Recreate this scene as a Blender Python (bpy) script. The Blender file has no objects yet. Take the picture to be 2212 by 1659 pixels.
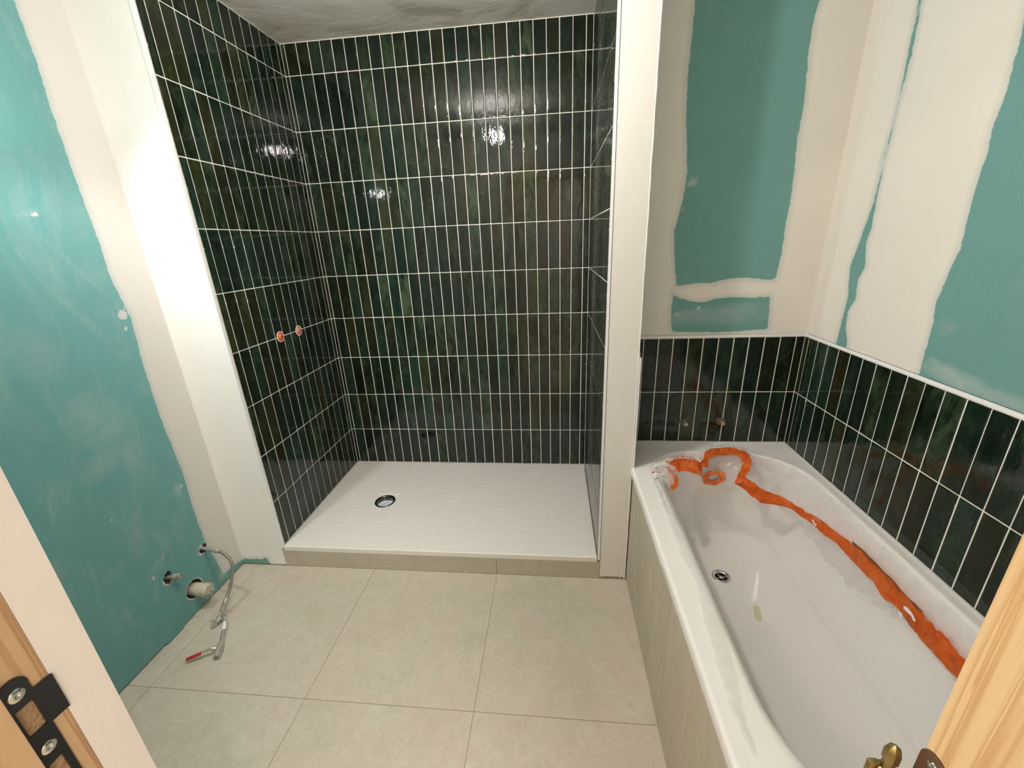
import bpy, bmesh, math, random
from mathutils import Vector, Matrix, noise
random.seed(7)
PI = math.pi
S = bpy.context.scene
COL = S.collection

# ------------------------------------------------------------------ camera
cam_d = bpy.data.cameras.new('camera'); cam = bpy.data.objects.new('camera', cam_d); COL.objects.link(cam)
R = Vector((0.99477142, 0.09391575, -0.04012043)); U = Vector((0.00655868, 0.33329035, 0.94280143)); F = Vector((-0.10191566, 0.93813505, -0.33093175))
M = Matrix((R, U, -F)).transposed().to_4x4(); M.translation = Vector((1.30841705, -2.29502514, 1.46658857))
cam.matrix_world = M
cam_d.sensor_fit = 'HORIZONTAL'; cam_d.sensor_width = 36; cam_d.lens = 882.675 / 2212 * 36
cam_d.clip_start = 0.02; cam_d.clip_end = 50
S.camera = cam

# ------------------------------------------------------------------ world, lights, exposure
w = bpy.data.worlds.new('world'); S.world = w; w.use_nodes = True
w.node_tree.nodes['Background'].inputs['Color'].default_value = (0.9, 0.95, 1, 1)
w.node_tree.nodes['Background'].inputs['Strength'].default_value = 0.0
S.view_settings.view_transform = 'Standard'; S.view_settings.look = 'None'
S.view_settings.exposure = 0.0; S.view_settings.gamma = 1.0; S.view_settings.use_curve_mapping = False

def light(name, kind, loc, energy, color, size, rot=(0, 0, 0), sy=None):
    d = bpy.data.lights.new(name, kind); d.energy = energy; d.color = color
    if kind == 'AREA':
        d.shape = 'RECTANGLE'; d.size = size; d.size_y = sy or size
    else: d.shadow_soft_size = size
    o = bpy.data.objects.new(name, d); o.location = loc; o.rotation_euler = rot; COL.objects.link(o)
    return o
L_CEIL = (0.87, -1.24, 2.23)      # bare bulb under the ceiling
L_WALL = (-0.10, -1.235, 1.88)    # bare bulb over the future washbasin
light('ceiling_bulb_light', 'POINT', L_CEIL, 36, (1.0, 0.93, 0.87), 0.035)
light('wall_bulb_glow', 'POINT', L_WALL, 1.1, (0.96, 0.99, 1.0), 0.03)
_l = light('wall_bulb_light', 'SPOT', L_WALL, 27, (0.98, 0.98, 0.97), 0.03)   # spot added at the bare bulb, aimed roomward so the wall stays dimmer
_l.data.spot_size = math.radians(152); _l.data.spot_blend = 1.0
_l.rotation_euler = Vector((0.54, 0.25, -0.68)).to_track_quat('-Z', 'Y').to_euler()
light('corridor_light', 'AREA', (2.1, -3.05, 2.36), 34, (1.0, 0.93, 0.86), 0.5, (0, 0, 0), 0.4)
light('corridor_bulb_light', 'POINT', (0.30, -3.05, 2.25), 24, (1.0, 0.86, 0.76), 0.05)

# ------------------------------------------------------------------ helpers
def srgb(r, g, b):
    f = lambda c: (c / 255) / 12.92 if c <= 10 else ((c / 255 + 0.055) / 1.055) ** 2.4
    return (f(r), f(g), f(b), 1)

def tag(o, label=None, cat=None, group=None, kind=None):
    if label: o['label'] = label
    if cat: o['category'] = cat
    if group: o['group'] = group
    if kind: o['kind'] = kind
    return o

def obj(name, bm, mats, parent=None, smooth=False):
    me = bpy.data.meshes.new(name); bm.to_mesh(me); bm.free()
    for m in (mats if isinstance(mats, (list, tuple)) else [mats]): me.materials.append(m)
    if smooth is not False:
        me.polygons.foreach_set('use_smooth', [True] * len(me.polygons))
        if smooth is not True: me.set_sharp_from_angle(angle=math.radians(smooth))
    o = bpy.data.objects.new(name, me); COL.objects.link(o)
    if parent is not None:
        o.parent = parent
        o.matrix_parent_inverse = parent_inv(parent)
    return o

def parent_inv(p):
    m = Matrix.Translation(p.location)
    return m.inverted()

def thing(name, loc, label, cat, group=None):
    o = bpy.data.objects.new(name, None); o.location = loc; o.empty_display_size = 0.05; COL.objects.link(o)
    return tag(o, label, cat, group)

def struct(name, bm, mats, parent=None, smooth=False):
    o = obj(name, bm, mats, parent, smooth)
    if parent is None: o['kind'] = 'structure'
    return o

def box(bm, x0, x1, y0, y1, z0, z1, mi=0, bev=0):
    vs = [bm.verts.new(c) for c in ((x0, y0, z0), (x1, y0, z0), (x1, y1, z0), (x0, y1, z0), (x0, y0, z1), (x1, y0, z1), (x1, y1, z1), (x0, y1, z1))]
    fs = [bm.faces.new([vs[i] for i in f]) for f in ((0, 3, 2, 1), (4, 5, 6, 7), (0, 1, 5, 4), (1, 2, 6, 5), (2, 3, 7, 6), (3, 0, 4, 7))]
    for f in fs: f.material_index = mi
    if bev:
        es = list({e for f in fs for e in f.edges})
        r = bmesh.ops.bevel(bm, geom=es, offset=bev, segments=2, affect='EDGES', profile=0.5)
        for f in r['faces']: f.material_index = mi
    return fs

def newbm(): return bmesh.new()
def boxobj(name, x0, x1, y0, y1, z0, z1, mat, parent=None, bev=0, st=False):
    bm = newbm(); box(bm, x0, x1, y0, y1, z0, z1, bev=bev)
    return struct(name, bm, mat, parent) if st else obj(name, bm, mat, parent)

def frame_of(d):
    d = d.normalized(); a = Vector((0, 0, 1)) if abs(d.z) < 0.9 else Vector((1, 0, 0))
    u = d.cross(a).normalized(); return u, d.cross(u).normalized()

def catmull(pts, n=8):
    P = [Vector(p) for p in pts]; P = [2 * P[0] - P[1]] + P + [2 * P[-1] - P[-2]]; out = []
    for i in range(1, len(P) - 2):
        for k in range(n):
            t = k / n
            out.append(0.5 * ((2 * P[i]) + (P[i + 1] - P[i - 1]) * t + (2 * P[i - 1] - 5 * P[i] + 4 * P[i + 1] - P[i + 2]) * t * t + (3 * P[i] - P[i - 1] - 3 * P[i + 1] + P[i + 2]) * t ** 3))
    out.append(P[-2]); return out

def tube(bm, path, r, n=14, cap=True, mi=0):
    path = [Vector(p) for p in path]
    rr = r if isinstance(r, (list, tuple)) else [r] * len(path)
    d = (path[1] - path[0]).normalized(); u, v = frame_of(d); rings = []
    for i, p in enumerate(path):
        t = (path[min(i + 1, len(path) - 1)] - path[max(i - 1, 0)])
        if t.length > 1e-9:
            t.normalize(); u = (u - t * u.dot(t)).normalized(); v = t.cross(u)
        rings.append([bm.verts.new(p + (u * math.cos(a) + v * math.sin(a)) * rr[i]) for a in [2 * PI * k / n for k in range(n)]])
    for a, b in zip(rings, rings[1:]):
        for k in range(n):
            f = bm.faces.new((a[k], a[(k + 1) % n], b[(k + 1) % n], b[k])); f.material_index = mi
    if cap:
        for ring, fl in ((rings[0], True), (rings[-1], False)):
            f = bm.faces.new(ring[::-1] if fl else ring); f.material_index = mi
    return rings

def lathe(bm, base, axis, prof, n=32, mi=0, close=True):
    """prof: list of (radius, distance along the axis)"""
    base = Vector(base); axis = Vector(axis).normalized(); u, v = frame_of(axis); rings = []
    for r, h in prof:
        c = base + axis * h
        if r < 1e-6: rings.append([bm.verts.new(c)])
        else: rings.append([bm.verts.new(c + (u * math.cos(2 * PI * k / n) + v * math.sin(2 * PI * k / n)) * r) for k in range(n)])
    for a, b in zip(rings, rings[1:]):
        for k in range(n):
            k2 = (k + 1) % n
            if len(a) == 1 and len(b) == 1: continue
            if len(a) == 1: vs = (a[0], b[k2], b[k])
            elif len(b) == 1: vs = (a[k], a[k2], b[0])
            else: vs = (a[k], a[k2], b[k2], b[k])
            f = bm.faces.new(vs); f.material_index = mi
    return rings

# ------------------------------------------------------------------ materials
class NT:
    def __init__(s, name):
        s.m = bpy.data.materials.new(name); s.m.use_nodes = True; s.t = s.m.node_tree; s.N = s.t.nodes
        s.b = s.N['Principled BSDF']; s.L = s.t.links
    def n(s, kind, **kw):
        nd = s.N.new(kind)
        for k, v in kw.items(): setattr(nd, k, v)
        return nd
    def ln(s, a, b): s.L.new(a, b)
    def coord(s, scale=(1, 1, 1), rot=(0, 0, 0), kind='Object'):
        c = s.n('ShaderNodeTexCoord'); mp = s.n('ShaderNodeMapping')
        mp.inputs['Scale'].default_value = scale; mp.inputs['Rotation'].default_value = rot
        s.ln(c.outputs[kind], mp.inputs[0]); return mp.outputs[0]
    def noise(s, vec, scale, detail=4, rough=0.55, dist=0.0):
        nd = s.n('ShaderNodeTexNoise'); nd.inputs['Scale'].default_value = scale; nd.inputs['Detail'].default_value = detail
        nd.inputs['Roughness'].default_value = rough; nd.inputs['Distortion'].default_value = dist
        if vec is not None: s.ln(vec, nd.inputs['Vector'])
        return nd
    def ramp(s, fac, stops, interp='LINEAR'):
        nd = s.n('ShaderNodeValToRGB'); nd.color_ramp.interpolation = interp
        e = nd.color_ramp.elements
        while len(e) < len(stops): e.new(0.5)
        for i, (p, c) in enumerate(stops):
            e[i].position = p; e[i].color = c if len(c) == 4 else (*c, 1)
        s.ln(fac, nd.inputs[0]); return nd.outputs[0]
    def math(s, op, a, b=None, clamp=False):
        nd = s.n('ShaderNodeMath', operation=op); nd.use_clamp = clamp
        for i, x in enumerate((a, b)):
            if x is None: continue
            if isinstance(x, (int, float)): nd.inputs[i].default_value = x
            else: s.ln(x, nd.inputs[i])
        return nd.outputs[0]
    def mix(s, fac, a, b, mode='MIX'):
        nd = s.n('ShaderNodeMix', data_type='RGBA', blend_type=mode)
        for i, x in ((0, fac), (6, a), (7, b)):
            if isinstance(x, (int, float, tuple)): nd.inputs[i].default_value = x
            else: s.ln(x, nd.inputs[i])
        return nd.outputs[2]
    def bump(s, h, strength=0.3, dist=0.001, normal=None):
        nd = s.n('ShaderNodeBump'); nd.inputs['Strength'].default_value = strength; nd.inputs['Distance'].default_value = dist
        s.ln(h, nd.inputs['Height'])
        if normal is not None: s.ln(normal, nd.inputs['Normal'])
        return nd.outputs[0]
    def set(s, **kw):
        for k, v in kw.items():
            k = k.replace('_', ' ')
            if isinstance(v, (int, float, tuple)): s.b.inputs[k].default_value = v
            else: s.ln(v, s.b.inputs[k])
        return s.m

def simple(name, col, rough=0.5, metal=0, coat=0, bump=None, var=0.0, **kw):
    t = NT(name); c = col
    if var:
        n = t.noise(t.coord(), 18, 5); c = t.mix(n.outputs[0], tuple(x * (1 - var) for x in col[:3]) + (1,), tuple(min(1, x * (1 + var)) for x in col[:3]) + (1,))
    t.set(Base_Color=c, Roughness=rough, Metallic=metal, Coat_Weight=coat, **kw)
    if bump:
        n = t.noise(t.coord(), bump[0], 4); t.set(Normal=t.bump(n.outputs[0], bump[1], bump[2]))
    return t.m

def mat_tile():
    t = NT('glazed_green_tile'); at = t.n('ShaderNodeAttribute', attribute_name='tile_id'); uv = t.n('ShaderNodeUVMap')
    sep = t.n('ShaderNodeSeparateColor'); t.ln(at.outputs['Color'], sep.inputs[0])
    r1, r2, r3 = sep.outputs
    # glaze clouds, shifted for every tile
    c = t.n('ShaderNodeTexCoord'); add = t.n('ShaderNodeVectorMath', operation='MULTIPLY_ADD')
    t.ln(at.outputs['Color'], add.inputs[0]); add.inputs[1].default_value = (7, 9, 5); t.ln(c.outputs['Object'], add.inputs[2])
    mp = t.n('ShaderNodeMapping'); mp.inputs['Scale'].default_value = (1, 1, 0.42); t.ln(add.outputs[0], mp.inputs[0])
    n1 = t.noise(mp.outputs[0], 20, 6, 0.66, 0.9); n2 = t.noise(mp.outputs[0], 26, 5, 0.65, 1.0); n3 = t.noise(mp.outputs[0], 6, 3)
    base = t.ramp(n1.outputs[0], [(0.32, (0.002, 0.006, 0.003)), (0.45, (0.010, 0.021, 0.010)), (0.56, (0.026, 0.045, 0.022)), (0.70, (0.058, 0.086, 0.046))])
    olive = t.ramp(n2.outputs[0], [(0.3, (0.012, 0.014, 0.005)), (0.6, (0.035, 0.036, 0.012)), (0.8, (0.066, 0.050, 0.016))])
    teal = t.ramp(n2.outputs[0], [(0.3, (0.004, 0.010, 0.008)), (0.55, (0.012, 0.030, 0.022)), (0.75, (0.026, 0.054, 0.042))])
    c1 = t.mix(t.math('MULTIPLY', t.math('GREATER_THAN', r1, 0.64), t.math('MULTIPLY', n3.outputs[0], 1.2, True)), base, olive)
    c2 = t.mix(t.math('MULTIPLY', t.math('LESS_THAN', r1, 0.2), t.math('MULTIPLY', n3.outputs[0], 1.2, True)), c1, teal)
    val = t.math('ADD', t.math('MULTIPLY', r2, 0.7), 0.52)
    vv = t.n('ShaderNodeCombineColor')
    for i in range(3): t.ln(val, vv.inputs[i])
    c3 = t.mix(1.0, c2, vv.outputs[0], 'MULTIPLY')
    # pillowed edges and a hand-made wavy glaze
    su = t.n('ShaderNodeSeparateXYZ'); t.ln(uv.outputs[0], su.inputs[0])
    wob = t.noise(mp.outputs[0], 22, 3, 0.6); fine = t.noise(mp.outputs[0], 75, 3, 0.7)
    h = t.math('ADD', t.math('MULTIPLY', wob.outputs[0], 0.85), t.math('MULTIPLY', fine.outputs[0], 0.17))
    ed = t.math('MINIMUM', t.math('MULTIPLY', su.outputs[0], 0.056), t.math('MULTIPLY', t.math('SUBTRACT', 1.0, su.outputs[0]), 0.056))
    ev = t.math('MINIMUM', t.math('MULTIPLY', su.outputs[1], 0.236), t.math('MULTIPLY', t.math('SUBTRACT', 1.0, su.outputs[1]), 0.236))
    en = t.noise(mp.outputs[0], 160, 2, 0.6)
    dd = t.math('ADD', t.math('MULTIPLY', t.math('MINIMUM', ed, ev), 260.0), t.math('MULTIPLY', t.math('SUBTRACT', en.outputs[0], 0.5), 0.9), True)
    h = t.math('ADD', h, t.math('MULTIPLY', dd, 0.16))
    nrm = t.bump(h, 0.30, 0.004)
    return t.set(Base_Color=c3, Roughness=0.035, Specular_IOR_Level=0.5, IOR=1.5, Normal=nrm)

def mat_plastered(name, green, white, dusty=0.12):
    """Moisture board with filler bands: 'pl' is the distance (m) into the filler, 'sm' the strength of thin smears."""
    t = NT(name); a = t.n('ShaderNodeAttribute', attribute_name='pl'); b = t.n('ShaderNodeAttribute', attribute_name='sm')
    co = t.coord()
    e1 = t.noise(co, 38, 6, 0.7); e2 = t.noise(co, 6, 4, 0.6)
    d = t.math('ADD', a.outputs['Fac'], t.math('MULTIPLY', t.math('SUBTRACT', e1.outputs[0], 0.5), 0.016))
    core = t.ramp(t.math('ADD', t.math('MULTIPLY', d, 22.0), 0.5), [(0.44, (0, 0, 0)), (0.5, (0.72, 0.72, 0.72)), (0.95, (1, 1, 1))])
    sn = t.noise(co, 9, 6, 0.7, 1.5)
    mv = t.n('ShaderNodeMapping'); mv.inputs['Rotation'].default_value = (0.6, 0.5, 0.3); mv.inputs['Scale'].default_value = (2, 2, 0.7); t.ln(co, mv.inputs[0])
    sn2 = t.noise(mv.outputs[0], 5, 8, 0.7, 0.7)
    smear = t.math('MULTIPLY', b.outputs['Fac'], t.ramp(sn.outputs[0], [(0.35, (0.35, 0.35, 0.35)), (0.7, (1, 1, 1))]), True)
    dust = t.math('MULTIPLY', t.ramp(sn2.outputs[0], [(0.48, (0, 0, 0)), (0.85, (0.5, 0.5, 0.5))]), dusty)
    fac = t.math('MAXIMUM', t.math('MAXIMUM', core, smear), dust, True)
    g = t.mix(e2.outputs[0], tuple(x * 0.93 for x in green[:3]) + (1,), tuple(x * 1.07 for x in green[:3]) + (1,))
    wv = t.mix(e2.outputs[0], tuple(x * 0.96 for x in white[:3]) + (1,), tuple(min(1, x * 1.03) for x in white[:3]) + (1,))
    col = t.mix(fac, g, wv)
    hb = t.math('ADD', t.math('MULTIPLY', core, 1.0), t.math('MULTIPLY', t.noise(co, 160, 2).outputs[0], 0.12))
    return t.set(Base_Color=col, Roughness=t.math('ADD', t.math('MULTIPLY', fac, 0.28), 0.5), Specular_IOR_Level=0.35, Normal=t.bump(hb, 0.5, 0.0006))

def mat_floor(name, tint=(1, 1, 1), stretch=(1, 1, 1)):
    t = NT(name); at = t.n('ShaderNodeAttribute', attribute_name='tile_id'); c = t.n('ShaderNodeTexCoord')
    add = t.n('ShaderNodeVectorMath', operation='MULTIPLY_ADD'); t.ln(at.outputs['Color'], add.inputs[0]); add.inputs[1].default_value = (3, 5, 4); t.ln(c.outputs['Object'], add.inputs[2])
    mp = t.n('ShaderNodeMapping'); mp.inputs['Scale'].default_value = stretch; t.ln(add.outputs[0], mp.inputs[0]); v = mp.outputs[0]
    n1 = t.noise(v, 4.5, 6, 0.6, 0.5); n2 = t.noise(v, 20, 9, 0.8, 0.7); n3 = t.noise(v, 90, 6, 0.8); n4 = t.noise(v, 34, 9, 0.88, 0.4)
    T = lambda r, g, b: tuple(x * k for x, k in zip(srgb(r, g, b)[:3], tint)) + (1,)
    c1 = t.ramp(n1.outputs[0], [(0.34, T(178, 173, 152)), (0.47, T(185, 179, 162)), (0.56, T(188, 176, 161)), (0.68, T(182, 175, 158))])
    c2 = t.mix(t.math('MULTIPLY', t.ramp(n2.outputs[0], [(0.44, (0, 0, 0)), (0.66, (1, 1, 1))]), 0.55), c1, T(203, 199, 185))
    c3 = t.mix(t.math('MULTIPLY', t.ramp(n4.outputs[0], [(0.56, (0, 0, 0)), (0.68, (1, 1, 1))]), 0.42), c2, T(134, 124, 104))
    c4 = t.mix(t.math('MULTIPLY', t.ramp(n3.outputs[0], [(0.45, (0, 0, 0)), (0.75, (1, 1, 1))]), 0.35), c3, T(160, 151, 133))
    return t.set(Base_Color=c4, Roughness=0.5, Specular_IOR_Level=0.4, Normal=t.bump(n3.outputs[0], 0.25, 0.0006))

def mat_pine(name, c_light, c_dark, axis_scale=(1, 1, 1), seed=0.0):
    t = NT(name); co = t.coord((1, 1, 0.02)); c2 = t.coord((1, 1, 0.06))
    n = t.noise(co, 115, 3, 0.5, 0.1); n2 = t.noise(c2, 520, 4, 0.6); n3 = t.noise(co, 26, 3, 0.6)
    a = t.ramp(n.outputs[0], [(0.36, c_light), (0.48, c_light), (0.62, c_dark), (0.655, c_light)])
    col = t.mix(t.math('MULTIPLY', n2.outputs[0], 0.45), a, tuple(x * 0.8 for x in c_light[:3]) + (1,))
    col = t.mix(t.math('MULTIPLY', n3.outputs[0], 0.35), col, c_dark)
    return t.set(Base_Color=col, Roughness=0.55, Normal=t.bump(n2.outputs[0], 0.2, 0.0005))

def mat_film(name, tint, amount, crinkle=0.6):
    t = NT(name); tr = t.n('ShaderNodeBsdfTransparent'); co = t.coord(); out = t.N['Material Output']
    v1 = t.noise(co, 16, 3, 0.5, 2.0); v2 = t.noise(co, 45, 2, 0.5, 1.5)
    h = t.math('ADD', v1.outputs[0], t.math('MULTIPLY', v2.outputs[0], 0.3))
    nrm = t.bump(h, crinkle, 0.01)
    t.set(Base_Color=tint, Roughness=0.12, Normal=nrm, Specular_IOR_Level=0.8, Coat_Weight=0.5, Coat_Roughness=0.05)
    fr = t.n('ShaderNodeFresnel'); fr.inputs[0].default_value = 1.5; t.ln(nrm, fr.inputs['Normal'])
    fac = t.math('ADD', t.math('MULTIPLY', t.ramp(v1.outputs[0], [(0.35, (0.4, 0.4, 0.4)), (0.7, (1, 1, 1))]), amount), t.math('MULTIPLY', fr.outputs[0], 0.7), True)
    fac = t.math('MINIMUM', fac, 0.62)
    mx = t.n('ShaderNodeMixShader'); t.ln(fac, mx.inputs[0]); t.ln(tr.outputs[0], mx.inputs[1]); t.ln(t.b.outputs[0], mx.inputs[2])
    t.ln(mx.outputs[0], out.inputs[0]); return t.m

GREEN = (0.155, 0.345, 0.325, 1); PLAST = (0.80, 0.765, 0.70, 1)
m_tile = mat_tile()
m_grout = simple('white_grout', srgb(240, 241, 232), 0.8)
m_plaster_l = mat_plastered('board_with_filler', GREEN, PLAST)
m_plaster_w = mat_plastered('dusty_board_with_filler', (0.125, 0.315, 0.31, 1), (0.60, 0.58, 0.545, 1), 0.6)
m_plaster_n = mat_plastered('board_under_white_filler', GREEN, (0.87, 0.865, 0.83, 1))
m_plaster = simple('smooth_white_filler', (0.77, 0.755, 0.71, 1), 0.75, bump=(30, 0.15, 0.0015), var=0.03)
m_gyps = simple('broken_gypsum', (0.75, 0.72, 0.68, 1), 0.9, bump=(120, 0.6, 0.003), var=0.1)
m_cavity = simple('cavity_shade', (0.10, 0.09, 0.08, 1), 0.9)  # dark tone paints the shade inside holes onto their surfaces
m_trim = simple('white_plastic_profile', (0.86, 0.86, 0.86, 1), 0.35)
m_floor = mat_floor('beige_stone_floor_tile')
m_fgrout = simple('sand_floor_grout', srgb(150, 138, 118), 0.85)
m_apron = mat_floor('beige_stone_panel_tile', (0.93, 0.92, 0.88), (1, 1, 0.22))
m_tub = simple('white_bath_acrylic', (0.80, 0.785, 0.765, 1), 0.09, coat=0.3)
m_chrome = simple('chrome', (0.72, 0.72, 0.72, 1), 0.12, 1)
m_steel = simple('dull_steel', (0.42, 0.40, 0.36, 1), 0.38, 0.45, bump=(90, 0.3, 0.002), var=0.15)
m_valve = simple('scuffed_valve_metal', (0.55, 0.53, 0.49, 1), 0.28, 0.6, bump=(80, 0.3, 0.002), var=0.15)
m_darkgap = simple('black_gap_shade', (0.012, 0.012, 0.012, 1), 0.9)  # black painted as the shade in the floor gap and bath waste
m_black = simple('black_lacquered_steel', (0.010, 0.011, 0.013, 1), 0.22)
m_orange = None
m_brass = simple('tarnished_brass', (0.33, 0.26, 0.10, 1), 0.35, 0.9, bump=(150, 0.3, 0.001), var=0.2)
m_bronze = simple('brown_lacquered_steel', (0.16, 0.085, 0.05, 1), 0.3, 0.3)
m_copper = simple('copper_end', (0.60, 0.40, 0.28, 1), 0.4, 0.6)
m_pine = mat_pine('bright_pine', srgb(238, 208, 160), srgb(205, 160, 105))
m_pine2 = mat_pine('darker_pine', srgb(205, 172, 132), srgb(160, 122, 82))  # darker pine tone for the left jamb and door stop
m_red = simple('red_plastic_sleeve', (0.45, 0.02, 0.035, 1), 0.35)
m_orangeplug = simple('orange_plastic_plug', (0.75, 0.16, 0.06, 1), 0.35)
m_pinkplug = simple('dusty_red_plastic_plug', (0.62, 0.24, 0.17, 1), 0.4)
m_pvc = simple('dirty_white_plastic_pipe', (0.50, 0.46, 0.37, 1), 0.55, bump=(60, 0.4, 0.003), var=0.12)

def mat_tray():
    t = NT('white_stone_resin'); co = t.coord((1, 1, 1)); mp = t.coord((1.0, 2.6, 1), (0, 0, 0.5))
    n = t.noise(mp, 14, 6, 0.62, 0.9); n2 = t.noise(co, 90, 3)
    h = t.math('ADD', n.outputs[0], t.math('MULTIPLY', n2.outputs[0], 0.05))
    return t.set(Base_Color=(0.80, 0.78, 0.735, 1), Roughness=0.42, Normal=t.bump(h, 0.5, 0.006))
m_tray = mat_tray()

def mat_ceiling():
    t = NT('unpainted_ceiling_filler'); co = t.coord((0.8, 1.6, 1)); n = t.noise(co, 3.2, 4, 0.6, 0.5); n2 = t.noise(t.coord(), 40, 3)
    col = t.ramp(n.outputs[0], [(0.34, srgb(192, 192, 180)), (0.44, srgb(226, 226, 216)), (0.66, srgb(238, 239, 236))])
    h = t.math('ADD', n.outputs[0], t.math('MULTIPLY', n2.outputs[0], 0.03))
    return t.set(Base_Color=col, Roughness=0.7, Normal=t.bump(h, 0.4, 0.02))
m_ceil = mat_ceiling()

def mat_tape():
    t = NT('orange_tape'); co = t.coord(); n = t.noise(co, 55, 4, 0.6, 1.6); n2 = t.noise(co, 28, 3)
    col = t.ramp(t.math('ADD', t.math('MULTIPLY', n2.outputs[0], 0.6), t.math('MULTIPLY', n.outputs[0], 0.4)), [(0.36, (0.78, 0.13, 0.012)), (0.5, (0.98, 0.22, 0.022)), (0.66, (0.98, 0.29, 0.07))])  # darker stop paints fold shading into the orange
    return t.set(Base_Color=col, Roughness=0.28, Coat_Weight=0.4, Normal=t.bump(n.outputs[0], 0.6, 0.007))
m_orange = mat_tape()
m_browntape = simple('brown_tape', (0.40, 0.19, 0.075, 1), 0.35, bump=(50, 0.5, 0.004), var=0.15)
m_film = mat_film('clear_film', (0.90, 0.90, 0.89, 1), 0.22, 0.6)
m_film2 = mat_film('milky_film_on_rim', (0.93, 0.93, 0.92, 1), 0.22, 0.35)
m_film3 = mat_film('sagging_film', (0.66, 0.63, 0.61, 1), 0.20, 0.22)

# ------------------------------------------------------------------ key dimensions (metres)
XL = -0.2364; YN = -0.8064; XR = 2.3219; YT = -0.5687; ZC = 2.4102; ZT = 0.1169; W = 1.4979; XN = 1.6234
YW = -2.053; P = 0.0602; RH = 0.2399; Z0 = 0.3551; ZRIM = 0.578; ZTT = 1.0548; ZTM = 0.8149

# ------------------------------------------------------------------ tiled surfaces
def tiles(name, origin, ax, nrm, ulines, vlines, parent, gap=0.0036, proud=0.0010, mat=None, gm=None):
    """A tiled face: grout bed plus a pillowed glazed tile in every cell. ax = unit vector along u, v runs up Z."""
    O = Vector(origin); A = Vector(ax); Nn = Vector(nrm); Zv = Vector((0, 0, 1)); bm = newbm()
    uvl = bm.loops.layers.uv.new('UVMap'); cl = bm.loops.layers.color.new('tile_id')
    def pt(u, v, d): return O + A * u + Zv * v + Nn * d
    q = [bm.verts.new(pt(*c)) for c in ((ulines[0], vlines[0], -0.0004), (ulines[-1], vlines[0], -0.0004), (ulines[-1], vlines[-1], -0.0004), (ulines[0], vlines[-1], -0.0004))]
    f = bm.faces.new(q); f.material_index = 1
    flip = A.cross(Zv).dot(Nn) < 0
    if flip: f.normal_flip()
    for i in range(len(ulines) - 1):
        for j in range(len(vlines) - 1):
            g = gap / 2; u0, u1 = ulines[i] + g, ulines[i + 1] - g; v0, v1 = vlines[j] + g, vlines[j + 1] - g
            if u1 - u0 < 0.004 or v1 - v0 < 0.004: continue
            jit = lambda: random.uniform(-0.0004, 0.0004)
            u0 += jit(); u1 += jit(); v0 += jit(); v1 += jit()
            cid = (random.random(), random.random(), random.random(), 1)
            tl = [random.uniform(-0.00025, 0.00025) for _ in range(4)]
            rings = []
            for ins, d in ((0, -0.0004), (0.0002, proud * 0.55), (0.0012, proud * 0.9), (0.0045, proud)):
                ins = min(ins, (u1 - u0) * 0.4)
                cs = ((u0 + ins, v0 + ins), (u1 - ins, v0 + ins), (u1 - ins, v1 - ins), (u0 + ins, v1 - ins))
                rings.append(([bm.verts.new(pt(u, v, d + (tl[k] if ins > 0 else 0))) for k, (u, v) in enumerate(cs)], cs))
            fs = []
            for (a, ca), (b, cb) in zip(rings, rings[1:]):
                for k in range(4):
                    k2 = (k + 1) % 4; fs.append((bm.faces.new((a[k], a[k2], b[k2], b[k])), (ca[k], ca[k2], cb[k2], cb[k])))
            fs.append((bm.faces.new(rings[-1][0]), rings[-1][1]))
            for f, cs in fs:
                for l, (u, v) in zip(f.loops, cs):
                    l[uvl].uv = ((u - u0) / (u1 - u0), (v - v0) / (v1 - v0)); l[cl] = cid
                if flip: f.normal_flip()
                f.smooth = True
    return obj(name, bm, [mat or m_tile, gm or m_grout], parent)

def lines(first, step, lo, hi):
    out = [lo]; x = first
    while x < lo + 0.006: x += step
    while x < hi - 0.004: out.append(x); x += step
    return out + [hi]

# ------------------------------------------------------------------ floor
def floor_mesh(x0, x1, y0, y1, xs, ys):
    bm = newbm(); cl = bm.loops.layers.color.new('tile_id'); g = 0.0011
    q = bm.faces.new([bm.verts.new(c) for c in ((x0, y0, -0.0012), (x1, y0, -0.0012), (x1, y1, -0.0012), (x0, y1, -0.0012))]); q.material_index = 1
    X = [x0] + [x for x in xs if x0 < x < x1] + [x1]; Y = [y0] + [y for y in ys if y0 < y < y1] + [y1]
    for a, b in zip(X, X[1:]):
        for c, d in zip(Y, Y[1:]):
            cid = (random.random(), random.random(), random.random(), 1); n0 = len(bm.faces)
            vs = [bm.verts.new(p) for p in ((a + g, c + g, -0.0012), (b - g, c + g, -0.0012), (b - g, d - g, -0.0012), (a + g, d - g, -0.0012), (a + g, c + g, 0), (b - g, c + g, 0), (b - g, d - g, 0), (a + g, d - g, 0))]
            for f in ((4, 5, 6, 7), (0, 1, 5, 4), (1, 2, 6, 5), (2, 3, 7, 6), (3, 0, 4, 7)):
                fc = bm.faces.new([vs[i] for i in f])
                for l in fc.loops: l[cl] = cid
    # slab below
    box(bm, x0, x1, y0, y1, -0.1, -0.002, 1)
    return bm
fl = struct('floor', floor_mesh(-0.6, 3.1, -3.6, 0.05, [-0.148 + 0.5927 * k for k in range(-1, 7)], [-1.3987 + 0.5927 * k for k in range(-4, 3)]), [m_floor, m_fgrout])

# ------------------------------------------------------------------ ceiling
boxobj('ceiling', -0.6, 3.1, -3.6, 0.1, ZC, ZC + 0.1, m_ceil, st=True)

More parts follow.
